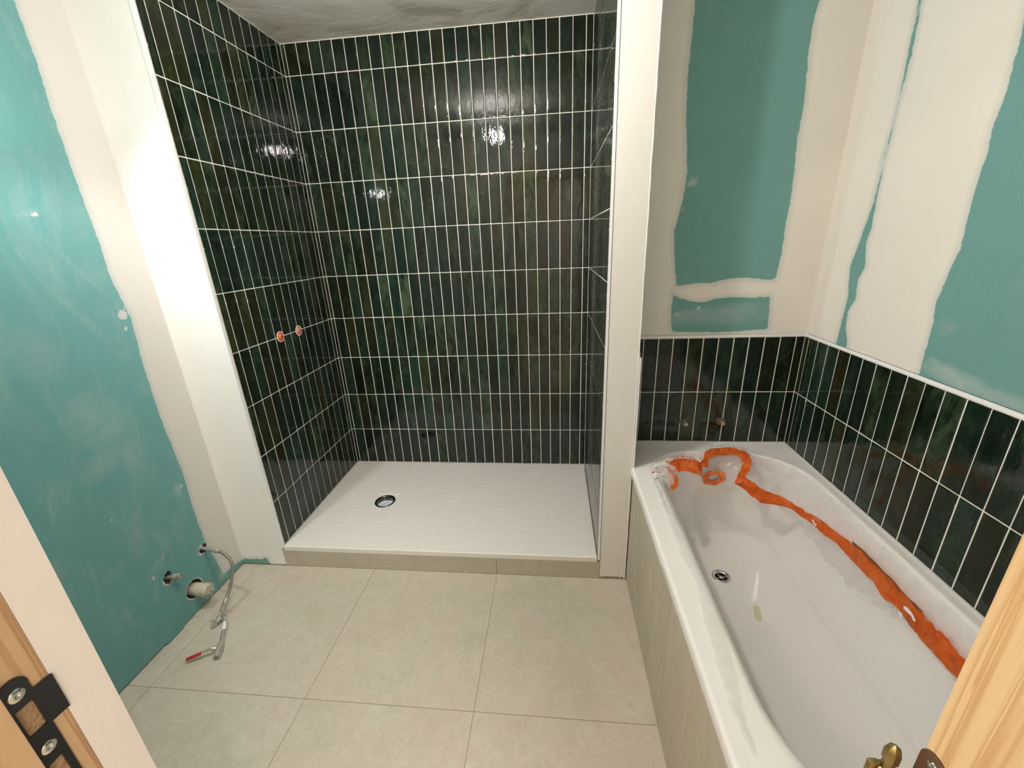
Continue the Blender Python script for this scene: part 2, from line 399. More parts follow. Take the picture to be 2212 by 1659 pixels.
# ------------------------------------------------------------------ plastered board walls
def seg_sd(p, poly):
    x, y = p; d = 1e9; ins = False; n = len(poly)
    for i in range(n):
        x1, y1 = poly[i]; x2, y2 = poly[(i + 1) % n]
        dx, dy = x2 - x1, y2 - y1; L = dx * dx + dy * dy or 1e-12
        t = max(0, min(1, ((x - x1) * dx + (y - y1) * dy) / L))
        d = min(d, math.hypot(x - x1 - t * dx, y - y1 - t * dy))
        if (y1 > y) != (y2 > y) and x < (x2 - x1) * (y - y1) / (y2 - y1) + x1: ins = not ins
    return d if ins else -d

def grid_slab(name, plane, face, back, u0, u1, v0, v1, step, cuts=()):
    """plane 'x': front at x=face, u=y, v=z ; plane 'y': front at y=face, u=x, v=z. cuts: list of 2-D outlines cut right through."""
    nu = max(1, round((u1 - u0) / step)); nv = max(1, round((v1 - v0) / step)); bm = newbm()
    mk = (lambda u, v, d: (d, u, v)) if plane == 'x' else (lambda u, v, d: (u, d, v))
    V = [[bm.verts.new(mk(u0 + (u1 - u0) * i / nu, v0 + (v1 - v0) * j / nv, face)) for j in range(nv + 1)] for i in range(nu + 1)]
    for i in range(nu):
        for j in range(nv): bm.faces.new((V[i][j], V[i + 1][j], V[i + 1][j + 1], V[i][j + 1]))
    B = [bm.verts.new(mk(u, v, back)) for u, v in ((u0, v0), (u1, v0), (u1, v1), (u0, v1))]
    bm.faces.new(B[::-1])
    e = [[V[i][0] for i in range(nu + 1)], [V[nu][j] for j in range(nv + 1)], [V[i][nv] for i in range(nu, -1, -1)], [V[0][j] for j in range(nv, -1, -1)]]
    for k in range(4): bm.faces.new([B[k], B[(k + 1) % 4]] + e[k][::-1])
    bmesh.ops.recalc_face_normals(bm, faces=bm.faces[:])
    return bm

def paint(o, plane, polys, smears=(), greens=()):
    me = o.data; A = me.attributes.new('pl', 'FLOAT', 'POINT'); B = me.attributes.new('sm', 'FLOAT', 'POINT')
    for i, v in enumerate(me.vertices):
        p = (v.co.y, v.co.z) if plane == 'x' else (v.co.x, v.co.z)
        d = max([seg_sd(p, q) for q in polys] or [-1.0])
        for q in greens: d = min(d, -seg_sd(p, q))
        A.data[i].value = max(-0.1, min(0.1, d))
        s = 0.0
        for (cx, cy, rx, ry, ang, k) in smears:
            dx, dy = p[0] - cx, p[1] - cy; c, sn = math.cos(ang), math.sin(ang)
            a, b = (dx * c + dy * sn) / rx, (-dx * sn + dy * c) / ry
            s = max(s, k * max(0, 1 - (a * a + b * b)) ** 0.7)
        B.data[i].value = s

def cut(o, cutters):
    for c in cutters:
        m = o.modifiers.new('b', 'BOOLEAN'); m.operation = 'DIFFERENCE'; m.solver = 'EXACT'; m.object = c
    dg = bpy.context.evaluated_depsgraph_get(); dg.update(); me = bpy.data.meshes.new_from_object(o.evaluated_get(dg))
    o.modifiers.clear(); o.data = me
    for c in cutters: bpy.data.objects.remove(c)

def blob_cutter(plane, c, r, x0, x1, seed, jag, mat, n=26, sq=1.0):
    bm = newbm(); rnd = random.Random(seed); ph = [rnd.uniform(0, 6) for _ in range(5)]
    def rad(a): return r * (1 + jag * (0.5 * math.sin(2 * a + ph[0]) + 0.35 * math.sin(3 * a + ph[1]) + 0.3 * math.sin(7 * a + ph[2]) + 0.2 * math.sin(11 * a + ph[3])))
    rings = []
    for x in (x0, x1):
        ring = []
        for k in range(n):
            a = 2 * PI * k / n; q = rad(a)
            u, v = c[0] + q * math.cos(a), c[1] + q * sq * math.sin(a)
            ring.append(bm.verts.new((x, u, v) if plane == 'x' else (u, x, v)))
        rings.append(ring)
    for k in range(n): bm.faces.new((rings[0][k], rings[0][(k + 1) % n], rings[1][(k + 1) % n], rings[1][k]))
    bm.faces.new(rings[0][::-1]); bm.faces.new(rings[1]); bmesh.ops.recalc_face_normals(bm, faces=bm.faces[:])
    return obj('cutter', bm, mat)

# left wall, green board, filler band next to the inner corner, three pipe openings
left_band = [(-0.953, 2.5), (-0.952, 2.12), (-0.949, 2.048), (-0.955, 1.916), (-0.958, 1.762), (-0.956, 1.653), (-0.953, 1.538), (-0.957, 1.4), (-0.935, 1.249), (-0.952, 1.076), (-0.956, 0.848), (-0.945, 0.609), (-0.955, 0.432), (-0.954, 0.249), (-0.933, 0.131), (-0.925, 0.05), (-0.862, 0.037), (-0.847, 0.037), (-0.807, 0.024), (-0.70, 0.03), (-0.70, 2.5)]
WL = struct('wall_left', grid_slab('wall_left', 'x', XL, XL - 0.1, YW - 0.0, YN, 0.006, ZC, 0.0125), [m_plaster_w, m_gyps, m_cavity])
H1, H2, H3 = (-0.972, 0.2375), (-1.147, 0.247), (-1.066, 0.108)
cut(WL, [blob_cutter('x', H1, 0.017, XL - 0.06, XL + 0.02, 1, 0.35, m_cavity, sq=1.25),
         blob_cutter('x', H2, 0.018, XL - 0.06, XL + 0.02, 2, 0.30, m_cavity, sq=1.35),
         blob_cutter('x', H3, 0.040, XL - 0.09, XL + 0.02, 5, 0.06, m_cavity, sq=1.0)])
chip = lambda c, r, rnd: [(c[0] + r * rnd.uniform(0.6, 1.3) * math.cos(a), c[1] + r * rnd.uniform(0.6, 1.4) * math.sin(a)) for a in [2 * PI * k / 9 for k in range(9)]]
rc = random.Random(3)
paint(WL, 'x', [left_band, chip(H1, 0.026, rc), chip((H2[0], H2[1] - 0.004), 0.021, rc), [(H3[0] + 0.0425 * math.cos(a), H3[1] + 0.0425 * math.sin(a)) for a in [2 * PI * k / 20 for k in range(20)]], chip((-1.195, 0.29), 0.007, rc), chip((-1.18, 0.262), 0.004, rc), chip((-1.11, 1.60), 0.010, rc), chip((-0.962, 1.27), 0.016, rc), chip((-0.968, 1.22), 0.008, rc), chip((-1.24, 0.6), 0.006, rc), chip((-0.975, 0.56), 0.008, rc)],
      [(-1.16, 0.94, 0.10, 0.13, 0.5, 0.22), (-1.10, 1.3, 0.14, 0.012, -1.05, 0.25), (-1.06, 1.45, 0.16, 0.010, -1.0, 0.22), (-1.13, 1.60, 0.04, 0.012, 0.2, 0.4), (-1.2, 0.80, 0.10, 0.05, 0.4, 0.18),
       (-1.05, 0.95, 0.05, 0.008, 1.2, 0.25), (-1.17, 0.33, 0.06, 0.008, 0.6, 0.3), (-1.14, 0.33, 0.05, 0.006, 1.0, 0.35), (-1.3, 0.42, 0.05, 0.02, 0.3, 0.2), (-0.99, 0.55, 0.02, 0.04, 0.1, 0.35), (-1.05, 0.45, 0.04, 0.01, 0.7, 0.2), (-0.925, 0.052, 0.04, 0.02, 0.5, 0.4), (-1.25, 1.2, 0.08, 0.1, 0.3, 0.15)])
# black strip painting the shade in the gap under the board
boxobj('gap_shade', XL - 0.06, XL - 0.008, YW, YN, 0.0, 0.006, m_darkgap, st=True)

# left nib: filler face, white corner profile, tiles on the shower side
NL = struct('wall_nib_left', grid_slab('n', 'y', YN, 0.0, XL - 0.1, -0.0102, 0.006, ZC, 0.0125), m_plaster_n)
paint(NL, 'y', [[(-0.5, -0.1), (0.2, -0.1), (0.2, 2.6), (-0.5, 2.6)]], greens=[[(-0.26, -0.02), (-0.239, 0.020), (-0.224, 0.034), (-0.185, 0.031), (-0.157, 0.037), (-0.135, 0.032), (-0.106, 0.045), (-0.094, 0.012), (-0.088, -0.02)]])
boxobj('trim_2', -0.0102, -0.0008, YN - 0.0015, YN + 0.012, ZT - 0.012, ZC, m_trim, st=True)
boxobj('wall_shower_left', -0.0102, -0.003, YN + 0.012, 0.0, 0.0, ZC, m_grout, st=True)
WSL = bpy.data.objects['wall_shower_left']
vshower = [ZT + 0.001] + [Z0 + k * RH for k in range(9)] + [ZC - 0.003]
tiles('tile_cladding', (0, 0, 0), (0, 1, 0), (1, 0, 0), lines(-0.7883 + 0.0324, P, -0.7925, -0.0005), vshower, WSL)
# back wall of the shower
boxobj('wall_shower_back', XL - 0.1, W + 0.03, 0.003, 0.1, 0.0, ZC, m_grout, st=True)
tiles('tile_cladding', (0, 0, 0), (1, 0, 0), (0, -1, 0), lines(0.0202, P, 0.0005, W - 0.0005), vshower, bpy.data.objects['wall_shower_back'])
# right nib and the solid block beside the shower
boxobj('wall_shower_right', W + 0.003, W + 0.0102, YN + 0.012, 0.003, 0.0, ZC, m_grout, st=True)
tiles('tile_cladding', (W, 0, 0), (0, 1, 0), (-1, 0, 0), lines(-0.7883 + 0.0324, P, -0.7925, -0.0005), vshower, bpy.data.objects['wall_shower_right'])
boxobj('trim_3', W + 0.0005, W + 0.0090, YN - 0.0015, YN + 0.012, ZT - 0.012, ZC, m_trim, st=True)

def nib_right():
    bm = newbm(); x0, x1 = W + 0.0102, XN; n = 14; rnd = random.Random(5)
    # ragged broken foot on the front face
    foot = [(x0 + (x1 - x0) * i / n, 0.004 + (0.010 * abs(math.sin(i * 1.7)) if 1 < i < n else 0.002) + rnd.uniform(0, 0.004)) for i in range(n + 1)]
    fr = [bm.verts.new((x, YN, z)) for x, z in foot]; fr2 = [bm.verts.new((x, YN + 0.014, z)) for x, z in foot]
    tl, tr = bm.verts.new((x0, YN, ZC)), bm.verts.new((x1, YN, ZC))
    bm.faces.new(fr + [tr, tl])
    for i in range(n): bm.faces.new((fr[i], fr2[i], fr2[i + 1], fr[i + 1]))
    bmesh.ops.recalc_face_normals(bm, faces=bm.faces[:])
    box(bm, x0, x1, YN + 0.0135, YT + 0.02, 0.0, ZC)
    box(bm, x0, x0 + 0.001, YN, YN + 0.014, 0.02, ZC); box(bm, x1 - 0.001, x1, YN, YN + 0.014, 0.02, ZC)
    # bumpy bead of filler along the outer corner
    rings = []; zs = [0.02 + k * 0.02 for k in range(int((ZC - 0.03) / 0.02))]
    tube(bm, [(x1 - 0.0025 + noise.noise(Vector((z * 14, 0, 0))) * 0.0012, YN + 0.0015, z) for z in zs], [0.0030 + 0.0010 * noise.noise(Vector((z * 20, 3, 0))) for z in zs], 8)
    return bm
struct('wall_nib_right', nib_right(), m_plaster)

# wall at the end of the bath (filler with green fields) and its tiles
G1 = [(1.777, 2.5), (1.777, 2.183), (1.774, 2.035), (1.774, 1.95), (1.784, 1.822), (1.801, 1.672), (1.792, 1.579), (1.774, 1.476), (1.78, 1.39), (1.798, 1.268), (1.818, 1.267), (1.874, 1.276), (1.938, 1.276), (2.0, 1.29), (2.064, 1.292), (2.136, 1.282), (2.174, 1.28), (2.18, 1.391), (2.179, 1.481), (2.18, 1.561), (2.175, 1.666), (2.169, 1.766), (2.17, 1.874), (2.159, 2.012), (2.157, 2.114), (2.165, 2.152), (2.17, 2.5)]
G2 = [(1.787, 1.243), (1.804, 1.228), (1.856, 1.208), (1.906, 1.202), (1.962, 1.215), (2.018, 1.218), (2.082, 1.216), (2.164, 1.216), (2.172, 1.14), (2.177, 1.084), (2.05, 1.076), (1.92, 1.076), (1.80, 1.080), (1.790, 1.12)]
WE = struct('wall_bath_end', grid_slab('e', 'y', YT + 0.006, 0.0, W + 0.0102, XR + 0.1, ZTT + 0.011, ZC, 0.0125), m_plaster_l)
paint(WE, 'y', [[(1, 0), (3, 0), (3, 3), (1, 3)]], [(1.90, 1.145, 0.20, 0.035, 0.1, 0.30), (2.05, 1.15, 0.16, 0.05, 0.05, 0.22), (1.85, 1.135, 0.06, 0.004, 0.1, 0.8), (1.899, 1.179, 0.010, 0.007, 0, 1), (1.812, 1.15, 0.012, 0.008, 0.5, 1), (1.824, 1.642, 0.018, 0.013, 0.4, 0.7), (1.815, 1.62, 0.008, 0.008, 0, 0.8), (1.80, 1.555, 0.006, 0.006, 0, 0.8)], greens=[G1, G2])
me = WE.data
for i, v in enumerate(me.vertices):   # specks must also show on the green fields
    pass
boxobj('wall_back', W + 0.0102, XR + 0.1, YT + 0.003, 0.1, 0.0, ZTT + 0.011, m_grout, st=True)
WB = bpy.data.objects['wall_back']
tiles('tile_cladding', (0, YT, 0), (1, 0, 0), (0, -1, 0), lines(XR - 0.0332 - 12 * P, P, XN + 0.001, XR - 0.0005), [ZRIM - 0.0005, ZTM, ZTT], WB)
bm = newbm(); box(bm, XN, XR + 0.0, YT - 0.0016, YT + 0.008, ZTT, ZTT + 0.011); struct('trim_4', bm, m_trim)
# right wall
RA = [(-0.4, 0.9), (-0.4, 2.6), (-0.759, 2.6), (-0.759, 2.056), (-0.767, 1.972), (-0.769, 1.906), (-0.774, 1.824), (-0.774, 1.741), (-0.764, 1.682), (-0.767, 1.584), (-0.761, 1.503), (-0.747, 1.427), (-0.726, 1.337), (-0.75, 1.237), (-0.748, 1.167), (-0.744, 1.07), (-0.744, 0.9)]
RB = [(-0.776, 2.6), (-0.776, 2.048), (-0.782, 1.984), (-0.785, 1.931), (-0.784, 1.841), (-0.778, 1.787), (-0.779, 1.707), (-0.776, 1.647), (-0.781, 1.532), (-0.788, 1.457), (-0.779, 1.411), (-0.8, 1.341), (-0.782, 1.291), (-0.792, 1.234), (-0.767, 1.188), (-0.775, 1.136), (-0.802, 1.084), (-0.802, 0.9), (-1.102, 0.9), (-1.102, 1.089), (-1.099, 1.146), (-1.098, 1.209), (-1.087, 1.261), (-1.097, 1.321), (-1.103, 1.366), (-1.111, 1.403), (-1.106, 1.456), (-1.101, 1.536), (-1.104, 1.601), (-1.099, 1.674), (-1.105, 1.722), (-1.103, 1.775), (-1.099, 1.841), (-1.093, 1.901), (-1.09, 2.6)]
WR = struct('wall_right', grid_slab('r', 'x', XR + 0.006, XR + 0.1, YW, YT + 0.006, ZTT + 0.011, ZC, 0.0125), m_plaster_l)
paint(WR, 'x', [RA, RB], [(-1.22, 1.085, 0.13, 0.030, 0.12, 0.45), (-1.19, 1.10, 0.10, 0.006, 0.25, 0.5), (-1.35, 1.08, 0.10, 0.022, 0.05, 0.35), (-1.14, 1.21, 0.03, 0.03, 0.2, 0.15)])
boxobj('wall_right_base', XR + 0.003, XR + 0.1, YW, YT + 0.003, 0.0, ZTT + 0.011, m_grout, st=True)
tiles('tile_cladding', (XR, 0, 0), (0, 1, 0), (-1, 0, 0), lines(YT - 0.0882 - 22 * P, P, YW, YT - 0.0005), [ZRIM - 0.0005, ZTM, ZTT], bpy.data.objects['wall_right_base'])
bm = newbm(); box(bm, XR - 0.0016, XR + 0.008, YW, YT - 0.0016, ZTT, ZTT + 0.0045); box(bm, XR + 0.0005, XR + 0.008, YW, YT - 0.0016, ZTT + 0.0045, ZTT + 0.011); struct('trim_5', bm, m_trim)
# white edge profile on the bath side of the nib
boxobj('trim_6', XN, XN + 0.007, YN - 0.0015, YN + 0.012, ZRIM + 0.002, 1.04, m_trim, st=True)
# tiles on the bath side of the nib, behind that profile
boxobj('wall_nib_bath_side', XN, XN + 0.004, YN + 0.012, YT + 0.003, 0.0, ZTT, m_grout, st=True)
tiles('tile_cladding', (XN + 0.0062, 0, 0), (0, 1, 0), (1, 0, 0), lines(YN + 0.04, P, YN + 0.0125, YT - 0.003), [ZRIM - 0.0005, ZTM, ZTT], bpy.data.objects['wall_nib_bath_side'])

# door wall, and the corridor the photographer stands in
DX0, DX1 = 0.875, 1.600; YJ = -2.086; YO = -2.175
m_paint = simple('off_white_rough_plaster', (0.76, 0.70, 0.64, 1), 0.85, bump=(220, 0.35, 0.001), var=0.02)
bm = newbm(); box(bm, XL - 0.1, DX0, YJ, YW, 0, ZC); box(bm, XL - 0.1, DX0 - 0.03, YO, YJ, 0, ZC)
box(bm, DX1 + 0.03, XR + 0.1, YO, YW, 0, ZC); box(bm, DX0, DX1 + 0.03, YO, YW, 2.08, ZC); box(bm, DX0 - 0.03, DX0, YO, YJ, 2.08, ZC)
struct('wall_door_side', bm, m_paint)
boxobj('wall_corridor_back', -0.6, 3.1, -3.6, -3.5, 0, ZC, m_paint, st=True)
boxobj('wall_corridor_left', -0.6, -0.5, -3.5, YO, 0, ZC, m_paint, st=True)
boxobj('wall_corridor_right', 3.0, 3.1, -3.5, YO, 0, ZC, m_paint, st=True)

# door frame
D1 = bpy.data.objects.new('door_1', None); D1.location = (1.24, -2.12, 0); COL.objects.link(D1); D1['kind'] = 'structure'
bm = newbm(); box(bm, DX0 - 0.03, DX0, YO - 0.01, YJ, 0, 2.05, bev=0.0008); obj('jamb', bm, m_pine2, D1)
bm = newbm(); box(bm, DX0, DX0 + 0.012, YO - 0.01, -2.1190, 0, 2.05, bev=0.0012); obj('door_stop', bm, m_pine2, D1)
bm = newbm(); box(bm, DX1, DX1 + 0.03, YO - 0.01, YW - 0.003, 0, 1.0803, bev=0.0008); box(bm, DX1, DX1 + 0.03, YO - 0.01, YW - 0.003, 1.0810, 2.05, bev=0.0006); obj('jamb', bm, m_pine, D1)
bm = newbm(); box(bm, DX0, DX1, YO - 0.01, YW - 0.003, 2.05, 2.08, bev=0.0008); obj('head', bm, m_pine, D1)

# black strike plate with its bent lip, two cut-outs and countersunk screws
def strike():
    x = DX0 + 0.0006; t = 0.0016; bm = newbm()
    yL, yR = -2.1172, -2.0985; zt = 1.1530; zb = 0.985; yc = (yL + yR) / 2; rr = (yR - yL) / 2
    outline = [(yL, zb), (yR, zb)] + [(yc + rr * math.cos(a), zt - rr + rr * math.sin(a)) for a in [PI * k / 14 for k in range(15)]]
    def loop(pts, xx): return [bm.verts.new((xx, y, z)) for y, z in pts]
    hole1 = [(-2.1135, 1.0955), (-2.1015, 1.0955), (-2.1015, 1.1245), (-2.1135, 1.1245)]
    hole2 = [(-2.1135, 1.000), (-2.1035, 1.000), (-2.1035, 1.0585), (-2.1135, 1.0585)]
    for xx in (x + t, x):
        es = []
        for pts in (outline, hole1, hole2):
            vs = loop(pts, xx); es += [bm.edges.new((vs[i], vs[(i + 1) % len(vs)])) for i in range(len(vs))]
        bmesh.ops.triangle_fill(bm, edges=es, use_beauty=True, use_dissolve=False)
    for pts in (outline, hole1, hole2):
        a, b = loop(pts, x + t), loop(pts, x)
        for i in range(len(pts)): bm.faces.new((a[i], a[(i + 1) % len(a)], b[(i + 1) % len(a)], b[i]))
    bmesh.ops.remove_doubles(bm, verts=bm.verts[:], dist=1e-6)
    # lip that leads the latch in, bent outwards
    n = 6; prof = []
    for k in range(n + 1):
        s_ = k / n; prof.append((-2.0990 + 0.0130 * s_, x + t + 0.0012 * s_ * s_))
    top = [(bm.verts.new((xx, y, 1.1325)), bm.verts.new((xx - t, y, 1.1325))) for y, xx in prof]
    bot = [(bm.verts.new((xx, y, 1.0925)), bm.verts.new((xx - t, y, 1.0925))) for y, xx in prof]
    for k in range(n):
        bm.faces.new((top[k][0], top[k + 1][0], bot[k + 1][0], bot[k][0])); bm.faces.new((top[k][1], top[k + 1][1], bot[k + 1][1], bot[k][1]))
        bm.faces.new((top[k][0], top[k + 1][0], top[k + 1][1], top[k][1])); bm.faces.new((bot[k][0], bot[k + 1][0], bot[k + 1][1], bot[k][1]))
    bm.faces.new((top[n][0], bot[n][0], bot[n][1], top[n][1]))
    bmesh.ops.recalc_face_normals(bm, faces=bm.faces[:])
    sp = obj('strike_plate', bm, m_black, D1)
    sp['label'] = 'black steel strike plate with two cut-outs and a bent lip'
    for z in (1.1375, 1.0745):
        bm = newbm(); lathe(bm, (x + t - 0.0002, yc, z), (1, 0, 0), [(0.0056, 0.0002), (0.0053, 0.0007), (0.0040, 0.0005), (0.0036, 0.0009), (0.0018, 0.0010), (0.0014, 0.0003), (0, 0.0003)], 20)
        s_ = obj('screw', bm, m_chrome, sp, True); s_['label'] = 'shiny countersunk screw'
    return sp
strike()
# raw mortises visible through the cut-outs
bm = newbm(); box(bm, DX0 - 0.0001, DX0 + 0.0005, -2.1145, -2.1005, 0.998, 1.126); o_ = obj('mortise', bm, simple('raw_chiselled_pine', srgb(158, 126, 92), 0.8, bump=(160, 1.0, 0.004), var=0.3), D1)

# bronze hinge with tarnished pin on the right jamb
def hinge():
    bm = newbm(); x = DX1 - 0.0002; t = 0.0018; y0, y1 = -2.0775, -2.0555; zt = 1.0800; zb = 0.98; yc = (y0 + y1) / 2; r = (y1 - y0) / 2
    pts = [(y0, zb), (y1, zb)] + [(yc + r * math.cos(a), zt - r + r * math.sin(a)) for a in [PI * k / 12 for k in range(13)]]
    a = [bm.verts.new((x - t, y, z)) for y, z in pts]; b = [bm.verts.new((x, y, z)) for y, z in pts]
    bm.faces.new(a); bm.faces.new(b[::-1])
    for i in range(len(pts)): bm.faces.new((a[i], a[(i + 1) % len(a)], b[(i + 1) % len(a)], b[i]))
    bmesh.ops.recalc_face_normals(bm, faces=bm.faces[:])
    h = obj('hinge', bm, m_bronze, D1); h['label'] = 'brown hinge leaf with rounded top'
    for z in (1.069, 1.0):
        bm = newbm(); lathe(bm, (x - t + 0.0002, yc, z), (-1, 0, 0), [(0.0042, 0), (0.0040, 0.0008), (0.0015, 0.0012), (0.0010, 0.0006), (0, 0.0006)], 18)
        s_ = obj('screw', bm, m_chrome, h, True); s_['label'] = 'shiny screw'
    bm = newbm(); px, py = 1.5865, -2.0490
    lathe(bm, (px, py, 0.98), (0, 0, 1), [(0, 0), (0.0075, 0), (0.0075, 0.050), (0.0066, 0.0525), (0.0046, 0.0535)], 18)
    lathe(bm, (px, py, 1.030), (0, 0, 1), [(0.0046, 0), (0.0046, 0.012), (0.0058, 0.014), (0.0060, 0.024), (0.0042, 0.029), (0.0008, 0.032), (0, 0.032)], 7)
    box(bm, px, x, py - 0.0035, py - 0.0018, 0.98, 1.028)
    box(bm, px - 0.012, px - 0.004, py + 0.001, py + 0.006, 1.005, 1.035, bev=0.001)
    k = obj('hinge_pin', bm, m_brass, h, 35); k['label'] = 'tarnished brass hinge pin with pointed tip'
hinge()

# ------------------------------------------------------------------ shower tray on its tiled riser
def fill_with_hole(bm, outer, inner, z, up=True, mi=0):
    es = []
    for pts in (outer, inner):
        vs = [bm.verts.new((x, y, z)) for x, y in pts]; es += [bm.edges.new((vs[i], vs[(i + 1) % len(vs)])) for i in range(len(vs))]
    r = bmesh.ops.triangle_fill(bm, edges=es, use_beauty=True)
    for g in r['geom']:
        if isinstance(g, bmesh.types.BMFace):
            g.material_index = mi; g.normal_update()
            if (g.normal.z > 0) != up: g.normal_flip()

TR = thing('shower_tray', (0.75, -0.4, 0.085), 'wide white slate-textured shower tray with a round drain, between the green tiled walls', 'shower tray')
def tray():
    bm = newbm(); x0, x1, y0, y1, z1 = 0.002, W - 0.002, YN + 0.001, -0.003, ZT
    # top is split so that the relief shades evenly
    dc = (0.3616, -0.428); s = 0.070; e = 0.003
    outer = [(x0 + e, y0 + e), (x1 - e, y0 + e), (x1 - e, y1), (x0 + e, y1)]
    sq = [(dc[0] + a * s, dc[1] + b * s) for a, b in ((-1, -1), (1, -1), (1, 1), (-1, 1))]
    sq2 = [(dc[0] + a * (s - 0.003), dc[1] + b * (s - 0.003)) for a, b in ((-1, -1), (1, -1), (1, 1), (-1, 1))]
    circ = [(dc[0] + 0.057 * math.cos(2 * PI * k / 40), dc[1] + 0.057 * math.sin(2 * PI * k / 40)) for k in range(40)]
    fill_with_hole(bm, outer, sq, z1); fill_with_hole(bm, sq2, circ, z1 - 0.0022)
    for i in range(4):
        a, b = sq[i], sq[(i + 1) % 4]; c, d = sq2[(i + 1) % 4], sq2[i]
        bm.faces.new([bm.verts.new(p) for p in ((*a, z1), (*b, z1), (*c, z1 - 0.0022), (*d, z1 - 0.0022))])
    for k in range(40):
        a, b = circ[k], circ[(k + 1) % 40]
        bm.faces.new([bm.verts.new(p) for p in ((*a, z1 - 0.0022), (*b, z1 - 0.0022), (*b, z1 - 0.03), (*a, z1 - 0.03))])
    o1 = [(x0, y0), (x1, y0), (x1, y1), (x0, y1)]; zb = 0.092
    for i in range(4):
        a, b = outer[i], outer[(i + 1) % 4]; c, d = o1[(i + 1) % 4], o1[i]
        bm.faces.new([bm.verts.new(p) for p in ((*d, z1 - 0.003), (*c, z1 - 0.003), (*b, z1), (*a, z1))])
        bm.faces.new([bm.verts.new(p) for p in ((*d, zb), (*c, zb), (*c, z1 - 0.003), (*d, z1 - 0.003))])
    bmesh.ops.remove_doubles(bm, verts=bm.verts[:], dist=1e-6); bmesh.ops.recalc_face_normals(bm, faces=bm.faces[:])
    obj('basin', bm, m_tray, TR)
    bm = newbm(); z = z1 - 0.0022
    lathe(bm, (*dc, z), (0, 0, 1), [(0.0568, 0.0002), (0.0560, 0.0024), (0.0530, 0.0030), (0.0470, 0.0010), (0.0455, -0.004), (0.0450, -0.020), (0.0440, -0.024)], 44)
    dr = obj('drain', bm, simple('dark_chrome', (0.16, 0.15, 0.14, 1), 0.14, 1), TR, True); dr['label'] = 'dark chrome drain ring'
    bm = newbm(); lathe(bm, (*dc, z - 0.024), (0, 0, 1), [(0.0450, 0), (0.034, -0.004), (0.020, 0.0), (0.008, 0.004), (0, 0.004)], 40)
    c = obj('drain_cup', bm, simple('wet_white_plastic', (0.74, 0.78, 0.84, 1), 0.06, coat=0.6, bump=(70, 0.8, 0.006)), dr, True); c['label'] = 'glossy white drain cup'
    bm = newbm(); tube(bm, [(dc[0] - 0.004, dc[1] + 0.047, z + 0.001), (dc[0] - 0.002, dc[1] + 0.036, z - 0.004), (dc[0], dc[1] + 0.028, z - 0.012)], 0.0035, 8)
    obj('drain_clip', bm, simple('dark_plastic', (0.03, 0.03, 0.03, 1), 0.2), dr, True)
tray()
def riser():
    bm = newbm(); cl = bm.loops.layers.color.new('tile_id')
    box(bm, 0.002, W + 0.010, YN + 0.006, YN + 0.05, 0.0, 0.0905, 1)
    for a, b in ((-0.009, 1.0375), (1.0390, W + 0.0100)):
        n0 = len(bm.faces); fs = box(bm, a, b, YN + 0.0005, YN + 0.0058, 0.0008, 0.0915)
        c = (random.random(), random.random(), random.random(), 1)
        for f in fs:
            for l in f.loops: l[cl] = c
    return bm
tag(obj('shower_riser', riser(), [m_floor, m_fgrout]), 'low beige stone-tiled riser under the front edge of the shower tray', 'riser')

# orange plugs over the future mixer
for i, (y, z, m) in enumerate(((-0.480, 1.076, m_orangeplug), (-0.329, 1.073, m_pinkplug))):
    bm = newbm(); lathe(bm, (-0.002, y, z), (1, 0, 0), [(0.0232, 0.002), (0.0228, 0.0045), (0.0205, 0.006), (0.0190, 0.0045), (0.0150, 0.0035), (0.0140, 0.010), (0.0120, 0.012), (0.0, 0.012)], 30)
    o = obj('plug_cap', bm, m, None, True)
    bm2 = newbm(); box(bm2, 0.0098, 0.0125, y - 0.004, y + 0.010, z - 0.0045, z + 0.0005, bev=0.0008)
    r = obj('ridge', bm2, simple('dark_red_slot_%d' % i, (0.30, 0.04, 0.02, 1), 0.4), o)
    tag(o, 'orange pipe plug in the shower wall, left and nearer of the pair' if i == 0 else 'paler pinkish pipe plug in the shower wall, right and deeper of the pair', 'pipe plug', 'pipe plugs in the shower wall')
    bm = newbm(); lathe(bm, (0, y, z), (1, 0, 0), [(0.0262, 0.0005), (0.0258, 0.0030), (0.0232, 0.0032), (0.0228, 0.002)], 30); obj('sealing_ring', bm, m_grout, o, True)

